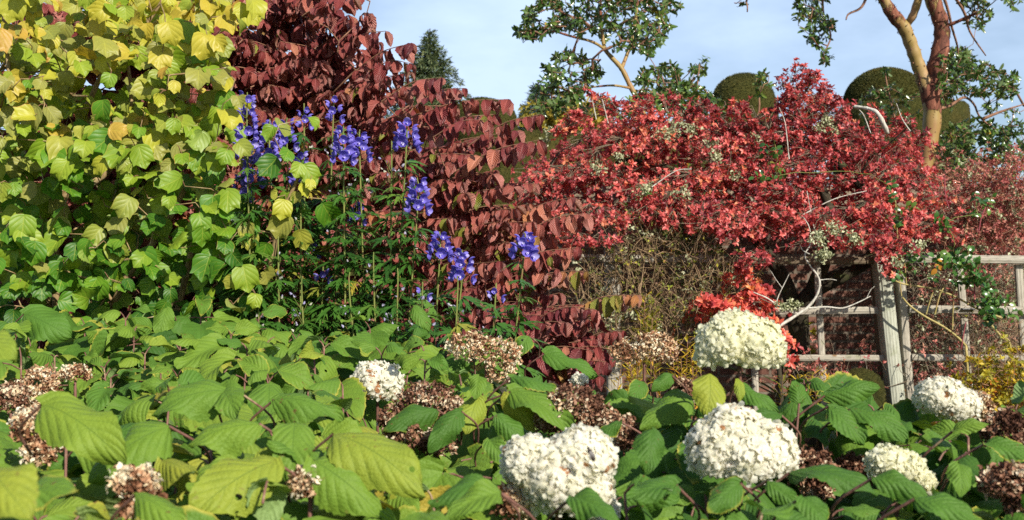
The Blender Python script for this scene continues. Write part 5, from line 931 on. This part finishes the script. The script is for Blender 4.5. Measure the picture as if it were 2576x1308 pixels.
    for hi, (k, kind, mat, x, y, Yd, lobes, nfl, ps, lab) in enumerate(HEADS):
        c = P(x, y, Yd); m = MB(); ped = MB(); px = Yd / F; L = [(c + np.array((dx, dY, -dy)) * px, np.array((rx, (rx + ry) / 2, ry)) * px) for dx, dy, dY, rx, ry in lobes]
        area = np.array([l[1][0] * l[1][2] for l in L]); cnt = (nfl * (2.5 if kind == 'white' else 1.6) * area / area.sum()).astype(int); hub = c - UP * min(.05, max(l[4] for l in lobes) * px)
        FP, FN = [], []
        for i, ((q, r), n) in enumerate(zip(L, cnt)):
            d = rdir(n, -.75, 1.); p = q + d * r * np.where(rng.random((n, 1)) < .12, rng.uniform(1., 1.10, (n, 1)), rng.uniform(.78, 1.03, (n, 1))); nn = nrm(d / r); ok = np.ones(n, bool)
            for j, (q2, r2_) in enumerate(L):
                if j != i: ok &= (((p - q2) / r2_) ** 2).sum(-1) > .80
            FP.append(p[ok]); FN.append(nn[ok])
        FP, FN = np.vstack(FP), np.vstack(FN); n = len(FP); u = nrm(np.cross(FN, rng.normal(size=(n, 3)))); v = np.cross(FN, u)
        streak = np.exp(-((FP[:, 0] - c[0] + .3 * (FP[:, 2] - c[2])) / .006) ** 2) if k == 'D' else np.zeros(n); patch = vnoise(FP, 60, hi)
        base_r = rng.random(n) * .9; tilt0 = rng.uniform(-.1, .5, n)
        for j in range(4 if kind == 'white' else 3):
            a = j * 1.5708 + rng.normal(0, .1, n); rad = u * np.cos(a)[:, None] + v * np.sin(a)[:, None]; tilt = (tilt0 + rng.normal(0, .1, n))[:, None]
            d = rad + FN * tilt + rng.normal(0, .07, (n, 3)); nn = FN - rad * tilt; s = ps * 1.08 * rng.uniform(.75, 1.2, n)
            if kind == 'white':
                r1 = np.clip(base_r + rng.normal(0, .08, n), 0, .94); brown = (rng.random(n) < .012) | (rng.random(n) < streak * .55) | ((patch > .93) & (rng.random(n) < .12)); r1 = np.where(brown & (mat == 'pet'), .985, r1); place(m, PETW, FP, d, nn, s, r1)
            else:
                r1 = np.clip(1.3 * patch - .12 + rng.normal(0, .25, n), 0, 1); place(m, CRUMP, FP + rng.normal(0, .004, (n, 3)), d + rng.normal(0, .5, (n, 3)), nn + rng.normal(0, .5, (n, 3)), s * 1.05, r1)
        for i in range(0, n, 3 if n > 200 else 2):
            w_ = hub * .35 + FP[i] * .65 - FN[i] * .004; tube(ped, [hub, w_, FP[i] - FN[i] * .002], [.0014, .0011, .0008], 3, cap=False)
        core = MB(); 
        o = m.build('flower_head' if kind == 'white' else 'withered_flower_head', M[mat], root[k], label=lab)
        ped.build('flower_stalk', M['pst'] if kind == 'white' else M['stp'], o, kind='stuff')
        s = seeds[keys.index(k)]; g = np.array((hub[0] * .75 + s[0] * .25, hub[1] * .7 + s[1] * .3 + .06, 0.)); l = smooth([g, g * .4 + hub * .6 + (0, .05, -.02), hub - UP * .06, hub], 6); st = MB(); tube(st, l, np.linspace(.007, .0035, len(l)), 7); st.build('stem', M['stp'], root[k])
    for k in keys:
        pet[k].build('leaf_stalk', M['stp'], root[k], kind='stuff'); leaf[k].build('foliage', M['hyd'], root[k])
hydrangeas()

# ---------------------------------------------------------------- insect on the lumpy white head
def bee():
    c = P(1484, 1136, 1.885); t = thing('bee', 'dark bee resting on the lumpy white flower head', 'insect', c); m = MB(); ax = nrm(P(1496, 1162, 1.885) - c); ln = .016
    def blob(o, a, b, n=10):
        s = np.linspace(-1, 1, n); tube(m, [o + ax * a * q for q in s], np.maximum(b * np.sqrt(np.maximum(0, 1 - s * s)), 2e-4), 10)
    blob(c, .0042, .0040); blob(c + ax * .011, .0075, .0040); blob(c - ax * .006, .0026, .0027); m.build('body', M['bee'], t)
    m = MB(); sd = nrm(np.cross(ax, (0, -1, 0))); tp = [grid_leaf(5, 1, lambda u: .17 * math.sin(math.pi * min(1, u * .9 + .05)) ** .6, bend=.2)]
    place(m, tp, np.array([c, c]) + (0, -.004, .001), np.array([ax + sd * .35, ax - sd * .35]), np.array([(0, -1., .3)] * 2), .013); m.build('wing', M['wing'], t)
    m = MB()
    for i in range(3):
        for sg in (1, -1): p = c + ax * (.003 * (i - 1)); tube(m, [p, p + sd * sg * .004 + (0, .0005, 0), p + sd * sg * .006 + (0, .005, 0) + ax * .002 * (i - 1)], .0006, 4)
    m.build('leg', M['bee'], t)
bee()
